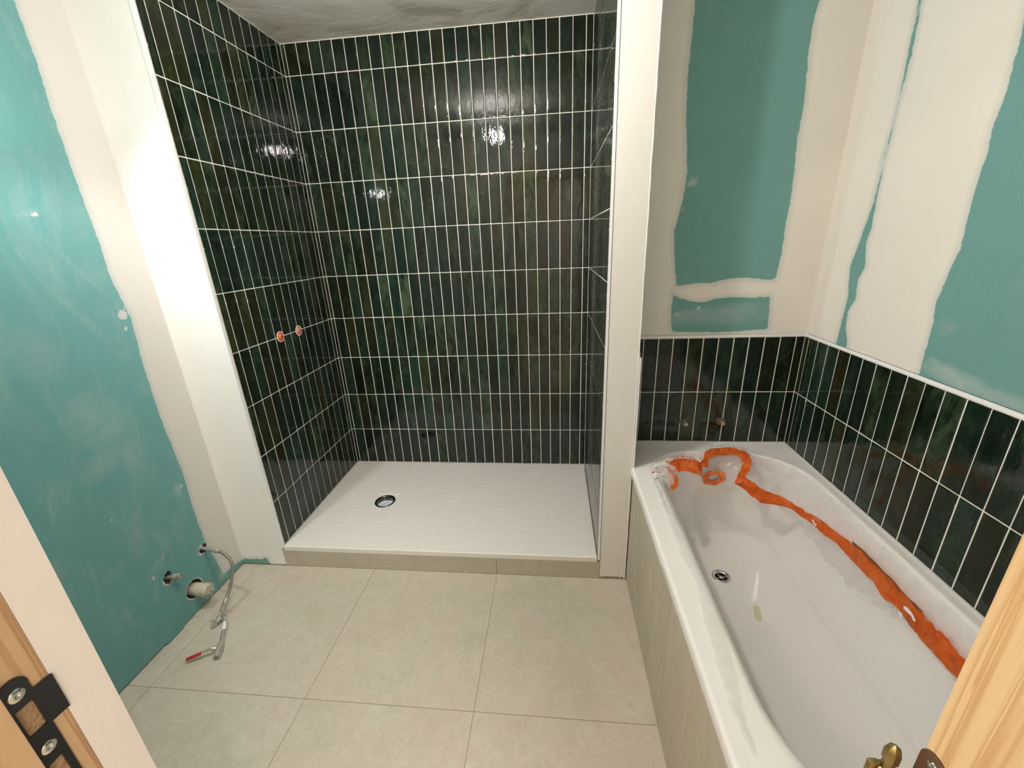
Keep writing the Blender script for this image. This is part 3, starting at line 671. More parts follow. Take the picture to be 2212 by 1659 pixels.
# pipe stubs above the bath
for i, (x, z) in enumerate(((1.884, 0.674), (2.038, 0.679))):
    root = thing('pipe_stub', (x, YT, z), ('grey-ended pipe stub in the tiles above the bath, left of the pair' if i == 0 else 'copper-coloured pipe stub in the tiles above the bath, right of the pair'), 'pipe stub', 'pipe stubs above the bath')
    bm = newbm(); rnd = random.Random(20 + i)
    prof = [(0.0175, 0.0015), (0.0172, 0.0028), (0.0150, 0.0030), (0.0135, 0.0022)]
    lathe(bm, (x, YT, z), (0, -1, 0), prof, 20)
    for v in bm.verts:
        d = Vector((v.co.x - x, v.co.z - z)); k = 1 + 0.12 * math.sin(3 * math.atan2(d.y, d.x) + i) + rnd.uniform(-0.05, 0.05); v.co.x = x + d.x * k; v.co.z = z + d.y * k
    obj('cut_edge', bm, simple('chipped_tile_edge_%d' % i, (0.16, 0.155, 0.13, 1), 0.5, bump=(200, 0.8, 0.003), var=0.5), root)
    bm = newbm(); lathe(bm, (x, YT - 0.0024, z), (0, -1, 0), [(0.0148, 0), (0, 0.0001)], 20); obj('opening', bm, m_cavity, root)  # flat dark disc painted as the shade inside the opening
    bm = newbm(); lathe(bm, (x + 0.001, YT - 0.002, z - 0.001), (0, -1, 0.05), [(0.0070, 0), (0.0070, 0.020), (0.0085, 0.021), (0.0085, 0.029), (0.0078, 0.031), (0, 0.0315)], 18)
    obj('pipe', bm, simple('stub_grey', (0.42, 0.43, 0.42, 1), 0.35, 0.3) if i == 0 else m_copper, root, 40)

# ------------------------------------------------------------------ bathtub
def rr(x0, x1, y0, y1, rad, z, n=14, m=10):
    """rounded rectangle loop, counter-clockwise from the near-left corner; rad = near-left, near-right, far-right, far-left"""
    out = []; cs = [(x0, y0, 0), (x1, y0, 1), (x1, y1, 2), (x0, y1, 3)]
    arcs = []
    for (cx, cy, k) in cs:
        r = rad[k]; ox = cx + (r if k in (0, 3) else -r); oy = cy + (r if k in (0, 1) else -r); a0 = PI + k * PI / 2
        arcs.append([(ox + r * math.cos(a0 + PI / 2 * i / n), oy + r * math.sin(a0 + PI / 2 * i / n)) for i in range(n + 1)])
    for k in range(4):
        out += arcs[k]; a = arcs[k][-1]; b = arcs[(k + 1) % 4][0]
        out += [(a[0] + (b[0] - a[0]) * i / m, a[1] + (b[1] - a[1]) * i / m) for i in range(1, m)]
    return [Vector((x, y, z)) for x, y in out]

BX0, BX1, BY0, BY1 = 1.6185, XR - 0.0030, YW + 0.004, YT - 0.0030
TUB = thing('bathtub', ((BX0 + BX1) / 2, (BY0 + BY1) / 2, 0), 'white acrylic bathtub with chrome waste, beside the tiled right-hand wall', 'bathtub')
def tub():
    bm = newbm(); o = 0.0005
    def outer(i, z): return rr(BX0 + i, BX1 - i * 0.2, BY0 + i, BY1 - i * 0.2, [max(0.003, 0.010 - i)] * 4, z)
    rimI = (1.711, 2.279, -1.965, -0.667); flr = (1.845, 2.214, -1.780, -0.728)
    rr_top = [0.30, 0.28, 0.22, 0.17]; rr_bot = [0.14, 0.14, 0.10, 0.10]
    def inn(s, z):
        a = [p + (q - p) * s for p, q in zip(rimI, flr)]; r = [p + (q - p) * s for p, q in zip(rr_top, rr_bot)]
        return rr(a[0], a[1], a[2], a[3], r, z)
    L = [outer(0.004, 0.546), outer(0, 0.547), outer(0, 0.566), outer(0.0010, 0.5725), outer(0.004, 0.5768), outer(0.009, 0.5782), outer(0.014, 0.5776),
         inn(-0.30, 0.5774), inn(-0.14, 0.5776), inn(-0.06, 0.5772), inn(0.00, 0.5745), inn(0.045, 0.568), inn(0.085, 0.556), inn(0.12, 0.538)]
    for k in range(1, 9):
        t = k / 8; L.append(inn(0.12 + 0.66 * t, 0.538 - 0.282 * t))
    L += [inn(0.81, 0.240), inn(0.85, 0.220), inn(0.91, 0.2075), inn(1.0, 0.2015)]
    def inset(l, k, z):
        c = sum(l, Vector()) / len(l); return [Vector((c.x + (p.x - c.x) * k, c.y + (p.y - c.y) * k, z)) for p in l]
    L.append(inset(L[-1], 0.93, 0.2002))
    rings = [[bm.verts.new(p) for p in l] for l in L]
    n = len(rings[0])
    for a, b in zip(rings, rings[1:]):
        for k in range(n): bm.faces.new((a[k], a[(k + 1) % n], b[(k + 1) % n], b[k]))
    dc = (1.9525, -0.974); nc = 36
    circ = [bm.verts.new((dc[0] + 0.031 * math.cos(2 * PI * k / nc), dc[1] + 0.031 * math.sin(2 * PI * k / nc), 0.1990)) for k in range(nc)]
    es = [e for e in bm.edges if e.is_boundary and all(v in set(rings[-1]) for v in e.verts)]
    es += [bm.edges.new((circ[i], circ[(i + 1) % nc])) for i in range(nc)]
    bmesh.ops.triangle_fill(bm, edges=es, use_beauty=True)
    low = [bm.verts.new((v.co.x, v.co.y, 0.17)) for v in circ]
    for k in range(nc): bm.faces.new((circ[k], circ[(k + 1) % nc], low[(k + 1) % nc], low[k]))
    bmesh.ops.recalc_face_normals(bm, faces=bm.faces[:])
    t_ = obj('shell', bm, m_tub, TUB, 50)
    if sum(p.normal.z for p in t_.data.polygons if abs(p.center.z - 0.2) < 0.003) < 0: t_.data.flip_normals()
    bm = newbm(); lathe(bm, (*dc, 0.1992), (0, 0, 1), [(0.0345, 0), (0.0342, 0.0022), (0.0315, 0.0032), (0.0235, 0.0012), (0.0215, -0.003), (0.021, -0.022)], 36)
    d = obj('waste', bm, m_chrome, TUB, True); d['label'] = 'round chrome waste ring'
    bm = newbm(); lathe(bm, (*dc, 0.1790), (0, 0, 1), [(0.0215, 0), (0, 0.0005)], 24); obj('waste_hole_shade', bm, m_darkgap, d)  # black disc painted as the dark inside the waste
    bm = newbm()
    for a in (0.3, 1.9): 
        v = Vector((math.cos(a), math.sin(a), 0)) * 0.0205; c = Vector((*dc, 0.1935)); tube(bm, [c - v, c + v], 0.0022, 8)
    lathe(bm, (*dc, 0.190), (0, 0, 1), [(0.006, 0), (0.006, 0.006), (0.004, 0.0075), (0, 0.0075)], 14)
    obj('waste_cross', bm, m_chrome, d, 40)
    # faint yellow label stuck to the floor
    bm = newbm(); c = Vector((2.013, -1.137, 0.2007)); dr = Vector((-0.29, -0.957, 0)); sd = Vector((0.957, -0.29, 0))
    pts = [c + dr * a + sd * b for a, b in ((-0.032, -0.009), (-0.030, 0.010), (0.010, 0.012), (0.033, 0.009), (0.034, -0.008), (0.0, -0.011))]
    vs = [bm.verts.new(p) for p in pts]; vt = [bm.verts.new(p + Vector((0, 0, 0.0006))) for p in pts]
    bm.faces.new(vt); bm.faces.new(vs[::-1])
    for i in range(len(vs)): bm.faces.new((vs[i], vs[(i + 1) % len(vs)], vt[(i + 1) % len(vs)], vt[i]))
    bmesh.ops.recalc_face_normals(bm, faces=bm.faces[:])
    o_ = obj('sticker_residue', bm, simple('pale_yellow_residue', (0.62, 0.60, 0.40, 1), 0.4, var=0.08), TUB); o_['label'] = 'pale yellow glue residue on the bath floor'
tub()

# tiled bath panel
def panel():
    bm = newbm(); cl = bm.loops.layers.color.new('tile_id'); X = 1.627
    box(bm, X + 0.0075, X + 0.03, BY0, YN - 0.001, 0.0, 0.545, 1)
    for y0, y1, z0, z1 in ((-1.3985, YN - 0.0015, 0.0010, 0.1735), (-1.3985, YN - 0.0015, 0.1750, 0.5455), (BY0, -1.4000, 0.0010, 0.5455)):
        c = (random.random(), random.random(), random.random(), 1)
        for f in box(bm, X, X + 0.0072, y0, y1, z0, z1):
            for l in f.loops: l[cl] = c
    return bm
tag(obj('bath_panel', panel(), [m_apron, m_fgrout]), 'beige stone-tiled panel closing the long side of the bathtub', 'bath panel')

# ------------------------------------------------------------------ protective film and orange tape left on the bath
FILM = thing('protective_film', (1.95, -1.1, 0.578), 'crumpled clear protective film edged with orange tape around the bathtub rim', 'protective film')
def sheet(name, A, B, m, mat, amp=0.006, fr=22, seed=0.0, ragA=0.0, ragB=0.0, thick=0.0003, parent=None, label=None, sag=None, n=7, floor_z=None):
    """ruled surface between two smooth curves, crumpled"""
    a = catmull(A, n); b = catmull(B, n); N = min(len(a), len(b)); bm = newbm(); G = []
    pick = lambda l, i: l[round(i * (len(l) - 1) / (N - 1))]
    for i in range(N):
        pa, pb = pick(a, i), pick(b, i); w = (pb - pa)
        t0 = ragA * noise.noise(Vector((i * 0.45, seed, 1))); t1 = 1 + ragB * (noise.noise(Vector((i * 0.16, seed, 7))) + 0.35 * noise.noise(Vector((i * 0.6, seed, 9))))
        col = []
        for j in range(m + 1):
            t = t0 + (t1 - t0) * j / m; p = pa + w * t
            k = min(1, 4 * min(j, m - j) / m + 0.45)
            nv = noise.noise_vector(p * fr + Vector((seed, 0, 0))) + 0.5 * noise.noise_vector(p * fr * 2.6 + Vector((0, seed, 0)))
            p = p + nv * amp * (0.35 + 0.65 * k)
            if sag: p = p + Vector(sag) * (4 * t * (1 - t))
            if floor_z is not None and p.z < floor_z: p.z = floor_z + 0.0003 + abs(nv.z) * amp * 0.5
            col.append(bm.verts.new(p))
        G.append(col)
    for i in range(N - 1):
        for j in range(m): bm.faces.new((G[i][j], G[i + 1][j], G[i + 1][j + 1], G[i][j + 1]))
    if thick:
        r = bmesh.ops.solidify(bm, geom=bm.faces[:], thickness=thick)
    o = obj(name, bm, mat, parent or FILM, 40)
    if label: o['label'] = label
    return o

# the long tape along the wall side
EC = [(2.040, -0.802, 0.530), (2.102, -0.872, 0.505), (2.166, -0.905, 0.495), (2.206, -0.968, 0.492), (2.222, -1.060, 0.500), (2.232, -1.165, 0.508), (2.236, -1.272, 0.507), (2.238, -1.345, 0.503), (2.240, -1.412, 0.498), (2.241, -1.470, 0.495), (2.242, -1.535, 0.490), (2.240, -1.62, 0.485)]
wid = [0.026, 0.025, 0.017, 0.014, 0.018, 0.021, 0.024, 0.026, 0.026, 0.028, 0.029, 0.026]
fold = [0.004, -0.003, 0.005, -0.002, 0.006, -0.004, 0.003, 0.006, -0.003, 0.004, -0.002, 0.003]
up = [Vector(p) + Vector((-0.010 + f_, 0.0, 1)).normalized() * (w_ + abs(f_) * 0.6) for p, w_, f_ in zip(EC, wid, fold)]
dn = [Vector(p) - Vector((0.30 + f_ * 40, 0.0, 1)).normalized() * (w_ - f_ * 0.5) for p, w_, f_ in zip(EC, wid, fold)]
sheet('tape', up, dn, 7, m_orange, 0.0062, 30, 1.0, 0.18, 0.22, 0.0006, label='long orange tape strip along the wall side of the bath', n=9)
sheet('tape', [Vector(p) + Vector((0.004, 0, 0.016)) for p in EC[5:9]], [Vector(p) + Vector((0.000, 0, 0.034)) for p in EC[5:9]], 3, m_browntape, 0.004, 30, 4.0, 0.1, 0.3, 0.0006, label='brown tape piece above the orange strip')
# clear film from that tape up to the rim, and its ragged lower hem
RM = [(2.060, -0.650, 0.5830), (2.140, -0.668, 0.5830), (2.215, -0.728, 0.5825), (2.258, -0.82, 0.5815), (2.272, -0.95, 0.580), (2.276, -1.08, 0.577), (2.276, -1.20, 0.574), (2.276, -1.32, 0.571), (2.276, -1.42, 0.570), (2.276, -1.50, 0.569), (2.276, -1.56, 0.569), (2.276, -1.62, 0.569)]
sheet('film', [Vector(p) + Vector((0, 0, 0.010)) for p in EC], RM, 9, m_film, 0.006, 18, 2.0, 0, 0.12, 0, label='clear film between the tape and the rim', n=7)
sheet('film', [Vector(p) - Vector((-0.002, 0, 0.008)) for p in EC[2:8]], [(2.155, -0.90, 0.462), (2.195, -0.965, 0.435), (2.212, -1.04, 0.425), (2.216, -1.13, 0.405), (2.222, -1.24, 0.415), (2.228, -1.34, 0.462)], 6, m_film3, 0.006, 24, 3.0, 0, 0.55, 0, label='ragged film hem hanging below the tape', n=7)
sheet('film', [Vector(p) - Vector((-0.002, 0, 0.010)) for p in EC[7:]], [(2.230, -1.345, 0.452), (2.232, -1.41, 0.462), (2.234, -1.47, 0.462), (2.234, -1.53, 0.458), (2.234, -1.62, 0.455)], 4, m_film3, 0.004, 24, 6.0, 0, 0.3, 0, n=7)

# the tape over the far end: left piece, arch on the rim and the piece turning down
CC = [(1.760, -0.812, 0.580), (1.800, -0.782, 0.588), (1.830, -0.772, 0.590), (1.862, -0.775, 0.586), (1.893, -0.782, 0.580), (1.915, -0.765, 0.578)]
sheet('tape', [Vector(p) + Vector((0.0, 0.026, 0.010)) for p in CC], [Vector(p) - Vector((0.004, 0.016, 0.034)) for p in CC], 8, m_orange, 0.0080, 28, 8.0, 0.12, 0.15, 0.0006, label='twisted orange tape at the far left of the bath', n=7)
AC = [(1.905, -0.770, 0.574), (1.925, -0.725, 0.588), (1.962, -0.694, 0.594), (2.010, -0.679, 0.596), (2.058, -0.677, 0.596), (2.090, -0.694, 0.594), (2.096, -0.735, 0.585), (2.075, -0.775, 0.565), (2.050, -0.805, 0.545), (2.034, -0.822, 0.530)]
def offs(C, k0, k1):
    out = []
    for i, p in enumerate(C):
        t = Vector(C[min(i + 1, len(C) - 1)]) - Vector(C[max(i - 1, 0)]); s_ = Vector((-t.y, t.x, 0)).normalized()
        out.append(Vector(p) + s_ * (k0 + (k1 - k0) * i / (len(C) - 1)))
    return out
sheet('tape', offs(AC, 0.016, 0.012), [p - Vector((0, 0, 0.012)) for p in offs(AC, -0.026, -0.016)], 8, m_orange, 0.0070, 28, 12.0, 0.12, 0.15, 0.0006, label='orange tape arched over the far rim', n=7)
sheet('film', offs(CC + AC[2:7], 0.046, 0.036), [p + Vector((0, 0, 0.010)) for p in offs(CC + AC[2:7], 0.012, 0.006)], 6, m_film, 0.006, 26, 14.0, 0.1, 0.2, 0, n=6, floor_z=0.5785)
# film draped inside the arch
sheet('film', [(1.925, -0.758, 0.575), (1.965, -0.728, 0.578), (2.01, -0.712, 0.580), (2.06, -0.712, 0.582), (2.085, -0.74, 0.575)], [(1.945, -0.752, 0.538), (1.975, -0.735, 0.530), (2.00, -0.73, 0.530), (2.03, -0.74, 0.545), (2.045, -0.775, 0.550)], 5, m_film3, 0.006, 26, 17.0, 0.1, 0.3, 0, n=6)
# crumpled bit and the flap at the far left corner
FL = [(1.705, -0.822, 0.585), (1.735, -0.812, 0.590), (1.762, -0.815, 0.585), (1.790, -0.835, 0.570)]
sheet('film', [Vector(p) + Vector((0, 0.016, 0.012)) for p in FL], [(1.700, -0.862, 0.582), (1.728, -0.880, 0.570), (1.748, -0.885, 0.552), (1.770, -0.875, 0.540)], 8, m_film, 0.006, 24, 21.0, 0.2, 0.25, 0, n=7)
sheet('tape', [(1.765, -0.818, 0.575), (1.785, -0.830, 0.566), (1.793, -0.848, 0.552), (1.787, -0.868, 0.538), (1.770, -0.884, 0.528)], [(1.745, -0.838, 0.573), (1.752, -0.852, 0.562), (1.756, -0.864, 0.548), (1.757, -0.876, 0.535), (1.758, -0.890, 0.524)], 6, m_orange, 0.005, 34, 23.0, 0.15, 0.2, 0.0006, label='short orange tape flap hanging at the left corner', n=6)
sheet('tape', [(1.690, -0.842, 0.5805), (1.706, -0.836, 0.5815), (1.722, -0.836, 0.5805)], [(1.688, -0.856, 0.5805), (1.704, -0.852, 0.581), (1.720, -0.852, 0.5795)], 3, m_orange, 0.0012, 30, 25.0, 0.1, 0.1, 0.0005, n=4, floor_z=0.5785)
# torn white film stuck on the left rim
LA = [(1.686, -0.850, 0.5812), (1.684, -0.92, 0.5812), (1.683, -1.04, 0.5812), (1.679, -1.18, 0.5812), (1.676, -1.30, 0.5812), (1.684, -1.39, 0.5812), (1.668, -1.50, 0.5812), (1.656, -1.62, 0.5812), (1.650, -1.72, 0.5812), (1.658, -1.79, 0.5812)]
LB = [(1.716, -0.850, 0.5790), (1.718, -0.92, 0.5730), (1.720, -1.04, 0.5715), (1.719, -1.18, 0.5755), (1.712, -1.30, 0.5795), (1.711, -1.39, 0.5805), (1.704, -1.50, 0.5812), (1.690, -1.62, 0.5812), (1.672, -1.72, 0.5812), (1.664, -1.79, 0.5812)]
sheet('film', LA, LB, 8, m_film2, 0.0030, 30, 31.0, 0.18, 0.10, 0, label='milky film clinging to the near rim', n=10)
sheet('film', [(1.688, -0.852, 0.5805), (1.704, -0.850, 0.5815), (1.719, -0.850, 0.5790)], [(1.689, -0.895, 0.5800), (1.706, -0.885, 0.5800), (1.724, -0.900, 0.566)], 5, simple('white_backing', (0.80, 0.80, 0.79, 1), 0.35, bump=(60, 0.6, 0.004)), 0.0025, 40, 33.0, 0.2, 0.3, 0, label='torn white backing at the corner of the rim', n=6)
# star-shaped orange ring taped to the end wall around the overflow
def star():
    bm = newbm(); c = Vector((1.985, -0.7035, 0.480)); ex = Vector((1, 0, 0)); ez = Vector((0, -0.28, 1)).normalized(); nn = ex.cross(ez) * 1.0
    if nn.y > 0: nn = -nn
    n = 6; rnd = random.Random(4); rings = []
    for rad, h, tw in ((0.0235, 0.004, 0.25), (0.034, 0.016, 0.0), (0.050, 0.010, 0.30), (0.050, 0.003, 0.30)):
        ring = []
        for k in range(2 * n):
            a = PI * k / n + tw + rnd.uniform(-0.10, 0.10); q = rad * (1.06 if k % 2 else 0.88) * rnd.uniform(0.93, 1.07)
            ring.append(bm.verts.new(c + ex * q * math.cos(a) + ez * q * math.sin(a) * 0.95 + nn * (h + rnd.uniform(0, 0.005))))
        rings.append(ring)
    for a, b in zip(rings, rings[1:]):
        for k in range(2 * n):
            k2 = (k + 1) % (2 * n); bm.faces.new((a[k], a[k2], b[k2])); bm.faces.new((a[k], b[k2], b[k]))
    bmesh.ops.recalc_face_normals(bm, faces=bm.faces[:])
    o = obj('tape', bm, m_orange, FILM); o['label'] = 'folded star of orange tape around the overflow'
    bm = newbm(); lathe(bm, c + nn * 0.001, nn, [(0.024, 0), (0.0235, 0.002), (0.010, 0.004), (0, 0.004)], 24); 
    o = obj('overflow_cover', bm, simple('grey_plastic', (0.62, 0.66, 0.66, 1), 0.25), TUB, True); o['label'] = 'grey overflow opening'
star()
# white paint flakes on the tape
def flake(c, u, v, pts, seed):
    bm = newbm(); c = Vector(c); u = Vector(u).normalized(); v = Vector(v).normalized(); nn = u.cross(v).normalized()
    if nn.x > 0: nn = -nn
    a = [bm.verts.new(c + u * x + v * y + nn * 0.0012) for x, y in pts]; b = [bm.verts.new(c + u * x + v * y) for x, y in pts]
    bm.faces.new(a); bm.faces.new(b[::-1])
    for i in range(len(a)): bm.faces.new((a[i], a[(i + 1) % len(a)], b[(i + 1) % len(a)], b[i]))
    bmesh.ops.recalc_face_normals(bm, faces=bm.faces[:])
    obj('paint_fleck', bm, simple('white_paint_fleck_%d' % seed, (0.85, 0.85, 0.85, 1), 0.5), FILM)
flake((2.208, -1.020, 0.497), (0.05, -1, 0), (0, 0, 1), [(-0.012, 0.004), (-0.004, 0.005), (0.006, 0.000), (0.014, 0.006), (0.012, -0.006), (0.003, -0.005), (-0.006, -0.001)], 1)
flake((2.229, -1.395, 0.508), (0, -1, 0), (0, 0, 1), [(-0.018, 0.003), (-0.010, 0.008), (0.004, 0.007), (0.012, 0.003), (0.022, -0.004), (0.016, -0.009), (0.008, -0.003), (-0.008, -0.004), (-0.017, -0.004)], 2)
flake((2.228, -1.375, 0.480), (0, -1, 0), (0, 0, 1), [(-0.008, 0.006), (0.004, 0.007), (0.009, 0.0), (0.006, -0.006), (0.0, -0.002)], 3)

# ------------------------------------------------------------------ plumbing on the left wall
# waste pipe end in its opening
WP = thing('waste_pipe', (XL, H3[0], H3[1]), 'dirty white waste pipe end in the big round hole low in the green wall', 'pipe')
bm = newbm(); ax = Vector((1, 0.10, -0.10)).normalized(); b0 = Vector((XL - 0.07, H3[0] + 0.002, H3[1] - 0.004))
lathe(bm, b0, ax, [(0.026, 0), (0.0265, 0.07), (0.028, 0.085), (0.0255, 0.100), (0.0265, 0.112), (0.0215, 0.120), (0.0205, 0.1225), (0, 0.1215)], 24)
for v in bm.verts:
    v.co += noise.noise_vector(v.co * 60) * 0.0042
obj('pipe', bm, m_pvc, WP, 30)
bm = newbm()
rnd = random.Random(9); c0 = b0 + ax * 0.078
G = []
for i in range(9):
    a = -0.4 + i * 0.52; u, v_ = frame_of(ax); d = u * math.cos(a) + v_ * math.sin(a)
    G.append([bm.verts.new(c0 + d * (0.028 + 0.004 * rnd.random()) + ax * (k * 0.010 + rnd.uniform(-0.003, 0.003)) + Vector((0, 0, -0.004 * k * (i % 3 == 0)))) for k in range(5)])
for i in range(8):
    for k in range(4): bm.faces.new((G[i][k], G[i + 1][k], G[i + 1][k + 1], G[i][k + 1]))
obj('wrapping', bm, m_film2, WP)
bm = newbm(); tube(bm, catmull([c0 + Vector((0.025, 0.012, -0.024)), c0 + Vector((0.031, 0.016, -0.036)), c0 + Vector((0.033, 0.015, -0.047))], 4), [0.006, 0.0055, 0.005, 0.0045, 0.004, 0.0036, 0.003, 0.0024, 0.001], 8)
obj('rag_end', bm, m_pvc, WP, True)

# short capped stub in the left hole
SP = thing('water_pipe', (XL, H2[0], H2[1]), 'short steel water connector sticking out of the left, highest-left hole in the green wall', 'pipe')
a0 = Vector((XL - 0.05, H2[0], H2[1] - 0.008)); d = Vector((1, 0.20, 0.06)).normalized()
bm = newbm(); tube(bm, [a0, a0 + d * 0.068], 0.0075, 16); obj('pipe', bm, m_steel, SP, 40)
bm = newbm(); lathe(bm, a0 + d * 0.060, d, [(0.0085, 0), (0.0105, 0.002), (0.0105, 0.012), (0.0085, 0.014), (0.0085, 0.020), (0.0110, 0.021), (0.0110, 0.031), (0.0078, 0.033), (0.0078, 0.029), (0, 0.0285)], 18); obj('coupling', bm, m_steel, SP, 40)

# braided hose and the two valves lying on the floor
HS = thing('flexible_hose', (XL, H1[0], H1[1]), 'grey braided water hose curving from the wall hole down to the floor', 'hose')
def mat_braid():
    t = NT('steel_braid'); co = t.coord(); w_ = t.n('ShaderNodeTexVoronoi'); w_.inputs['Scale'].default_value = 420; t.ln(co, w_.inputs['Vector'])
    col = t.ramp(w_.outputs['Distance'], [(0.2, (0.36, 0.35, 0.31)), (0.7, (0.20, 0.19, 0.17))])
    return t.set(Base_Color=col, Roughness=0.42, Metallic=0.3, Normal=t.bump(w_.outputs['Distance'], 0.5, 0.001))
m_braid = mat_braid()
hp = [(-0.165, -0.982, 0.240), (-0.142, -0.988, 0.240), (-0.117, -0.994, 0.232), (-0.090, -1.003, 0.210), (-0.083, -1.012, 0.178), (-0.086, -1.026, 0.140), (-0.092, -1.048, 0.095), (-0.095, -1.075, 0.068), (-0.099, -1.088, 0.052)]
bm = newbm(); tube(bm, catmull(hp, 8), 0.0066, 16); obj('hose', bm, m_braid, HS, True)
def ferrule(bm, a, b, r):
    a, b = Vector(a), Vector(b); L_ = (b - a).length
    lathe(bm, a, b - a, [(r * 0.8, 0), (r * 1.25, L_ * 0.06), (r * 1.25, L_ * 0.42), (r * 1.02, L_ * 0.45), (r * 1.02, L_ * 0.56), (r * 1.2, L_ * 0.60), (r * 1.2, L_ * 0.72), (r * 1.02, L_ * 0.76), (r * 1.02, L_ * 0.95), (r * 0.8, L_)], 12)
bm = newbm(); tube(bm, [(XL - 0.06, -0.968, 0.243), (-0.190, -0.978, 0.2405)], 0.0078, 16); obj('pipe', bm, m_steel, HS, 40)
bm = newbm(); ferrule(bm, (-0.198, -0.977, 0.241), (-0.148, -0.987, 0.240), 0.0080); obj('ferrule', bm, m_steel, HS, 35)
bm = newbm(); ferrule(bm, (-0.101, -1.105, 0.030), (-0.094, -1.070, 0.072), 0.0088); obj('ferrule', bm, m_steel, HS, 35)
# first valve body: tee with a wing, then a silver connecting hose and the ball valve
bm = newbm(); j = Vector((-0.098, -1.118, 0.020))
lathe(bm, j + Vector((0, -0.004, -0.008)), (0, 0.25, 1), [(0, 0), (0.010, 0.001), (0.0125, 0.004), (0.0125, 0.012), (0.010, 0.016), (0, 0.018)], 14)
tube(bm, [j, j + Vector((0.004, -0.028, -0.004))], 0.0085, 12)
a_ = Vector((-0.103, -1.128, 0.016))
for k, (dx, dy, dz, r) in enumerate(((0, 0, 0, 0.0075), (-0.010, -0.010, -0.002, 0.0070), (0.004, -0.022, -0.002, 0.0075))): lathe(bm, a_ + Vector((dx, dy, dz - 0.008)), (0.1, 0, 1), [(0, 0), (r, 0.0005), (r, 0.011), (r * 0.7, 0.014), (0, 0.0142)], 8)
tube(bm, [a_ + Vector((-0.018, -0.006, -0.004)), a_ + Vector((0.002, -0.034, -0.003))], 0.0068, 6)
obj('stop_valve', bm, m_valve, HS, 35)['label'] = 'chrome stop valve lying on the floor'
BV = thing('ball_valve', (0.0, -1.25, 0), 'chrome ball valve with a red lever lying on the floor tiles', 'valve')
hp2 = [(-0.090, -1.122, 0.022), (-0.070, -1.132, 0.024), (-0.055, -1.148, 0.019), (-0.040, -1.175, 0.013), (-0.022, -1.205, 0.012), (-0.006, -1.228, 0.014)]
bm = newbm(); tube(bm, catmull(hp2, 6), 0.0072, 14)
obj('connector', bm, simple('silver_sleeve', (0.66, 0.66, 0.63, 1), 0.22, 0.85, bump=(55, 0.4, 0.002)), BV, True)
bm = newbm(); tube(bm, catmull([(-0.058, -1.145, 0.0195), (-0.048, -1.160, 0.017), (-0.040, -1.174, 0.0145)], 3), 0.0079, 12); obj('white_band', bm, simple('white_label_band', (0.78, 0.78, 0.76, 1), 0.4), BV, True)
bm = newbm(); p0 = Vector((-0.008, -1.226, 0.0135)); p1 = Vector((0.0225, -1.288, 0.0135)); dd = (p1 - p0).normalized(); Lb = (p1 - p0).length
lathe(bm, p0, dd, [(0, 0), (0.0085, 0), (0.0105, 0.006), (0.0105, 0.016), (0.0125, 0.020), (0.0130, 0.034), (0.0108, 0.042), (0.0118, 0.048), (0.0118, Lb), (0.0085, Lb), (0.0078, Lb - 0.012), (0, Lb - 0.012)], 16)
obj('body', bm, m_valve, BV, 35)
hb = p0 + dd * 0.030; bm = newbm(); lathe(bm, hb + Vector((-0.006, 0, 0.002)), (-0.75, -0.35, 0.45), [(0.007, 0), (0.007, 0.014), (0.0085, 0.015), (0.0085, 0.020), (0, 0.0205)], 12); obj('stem', bm, m_valve, BV, 35)
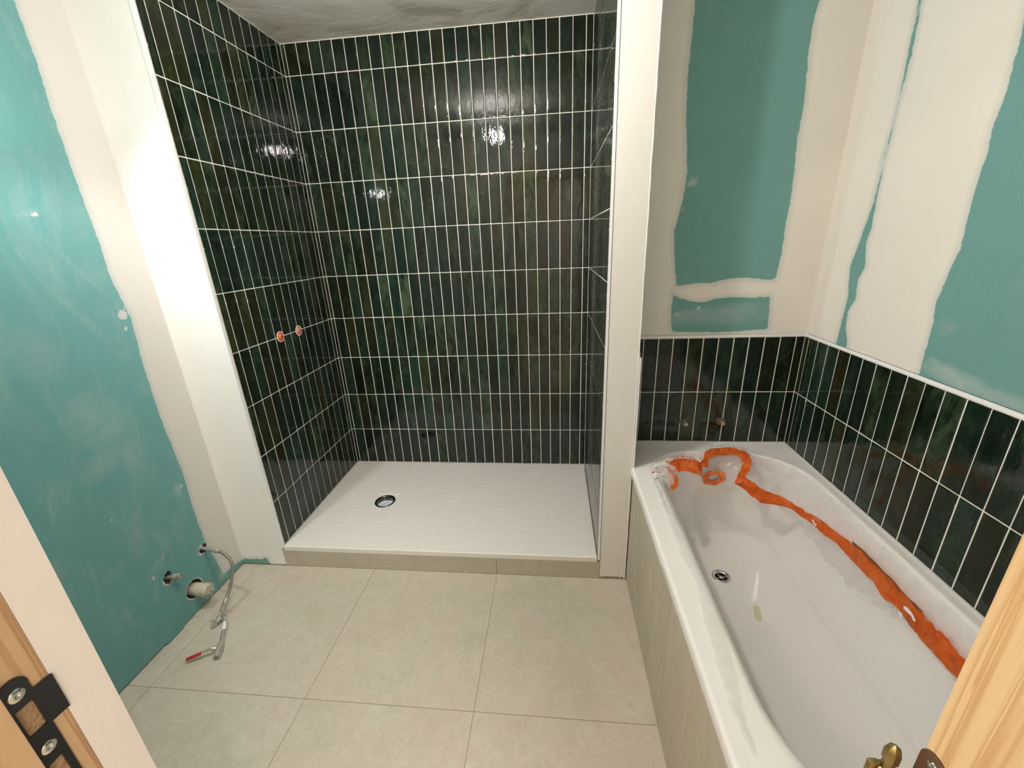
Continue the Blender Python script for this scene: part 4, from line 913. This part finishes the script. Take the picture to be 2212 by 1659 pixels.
def flat(bm, pts, w_, t_):
    pts = [Vector(p) for p in pts]; G = []
    for i, p in enumerate(pts):
        d_ = (pts[min(i + 1, len(pts) - 1)] - pts[max(i - 1, 0)]).normalized(); s_ = Vector((-d_.y, d_.x, 0)).normalized(); n_ = d_.cross(s_)
        G.append([bm.verts.new(p + s_ * a * w_ / 2 + n_ * b * t_ / 2) for a, b in ((-1, -1), (1, -1), (1, 1), (-1, 1))])
    for a, b in zip(G, G[1:]):
        for k in range(4): bm.faces.new((a[k], a[(k + 1) % 4], b[(k + 1) % 4], b[k]))
    bm.faces.new(G[0][::-1]); bm.faces.new(G[-1]); bmesh.ops.recalc_face_normals(bm, faces=bm.faces[:])
bm = newbm(); flat(bm, [(-0.010, -1.262, 0.026), (-0.022, -1.268, 0.027), (-0.034, -1.275, 0.0240), (-0.048, -1.283, 0.0220)], 0.011, 0.0025)
lv = obj('lever', bm, m_valve, BV)
bm = newbm(); flat(bm, [(-0.042, -1.280, 0.0225), (-0.062, -1.291, 0.0195), (-0.088, -1.305, 0.0160)], 0.0135, 0.006); bmesh.ops.bevel(bm, geom=bm.edges[:], offset=0.0015, segments=2, affect='EDGES')
obj('sleeve', bm, m_red, lv, 40)['label'] = 'red plastic lever sleeve'

# scrap of board shoved into the gap under the left wall
bm = newbm(); box(bm, XL + 0.0005, XL + 0.006, -1.243, -1.165, 0.002, 0.013, bev=0.001)
for v in bm.verts: v.co += noise.noise_vector(v.co * 70) * 0.0015
tag(obj('board_offcut', bm, simple('teal_board_paper', (0.10, 0.26, 0.25, 1), 0.7, var=0.1)), 'thin teal offcut wedged at the foot of the green wall', 'offcut')

# ------------------------------------------------------------------ the two bare bulbs (holders only; each lamp's light hangs below)
def bulb(loc, wall, label):
    x, y, z = loc; t = thing('bulb_holder', (x, y, z), label, 'lamp')
    if wall:
        bm = newbm(); tube(bm, catmull([(XL, y, z + 0.20), (XL + 0.05, y, z + 0.19), (x, y, z + 0.13), (x, y, z + 0.10)], 6), 0.003, 8); obj('cable', bm, m_trim, t, True)
    else:
        bm = newbm(); tube(bm, [(x, y, ZC), (x, y, z + 0.10)], 0.003, 8); obj('cable', bm, m_trim, t, True)
    bm = newbm(); lathe(bm, (x, y, z + 0.10), (0, 0, -1), [(0, 0), (0.012, 0), (0.018, 0.012), (0.019, 0.045), (0.015, 0.045), (0, 0.044)], 20); obj('socket', bm, m_trim, t, 40)
bulb(L_CEIL, False, 'white bulb holder hanging on a short cable from the ceiling')
bulb(L_WALL, True, 'white bulb holder on a cable from the green left wall')
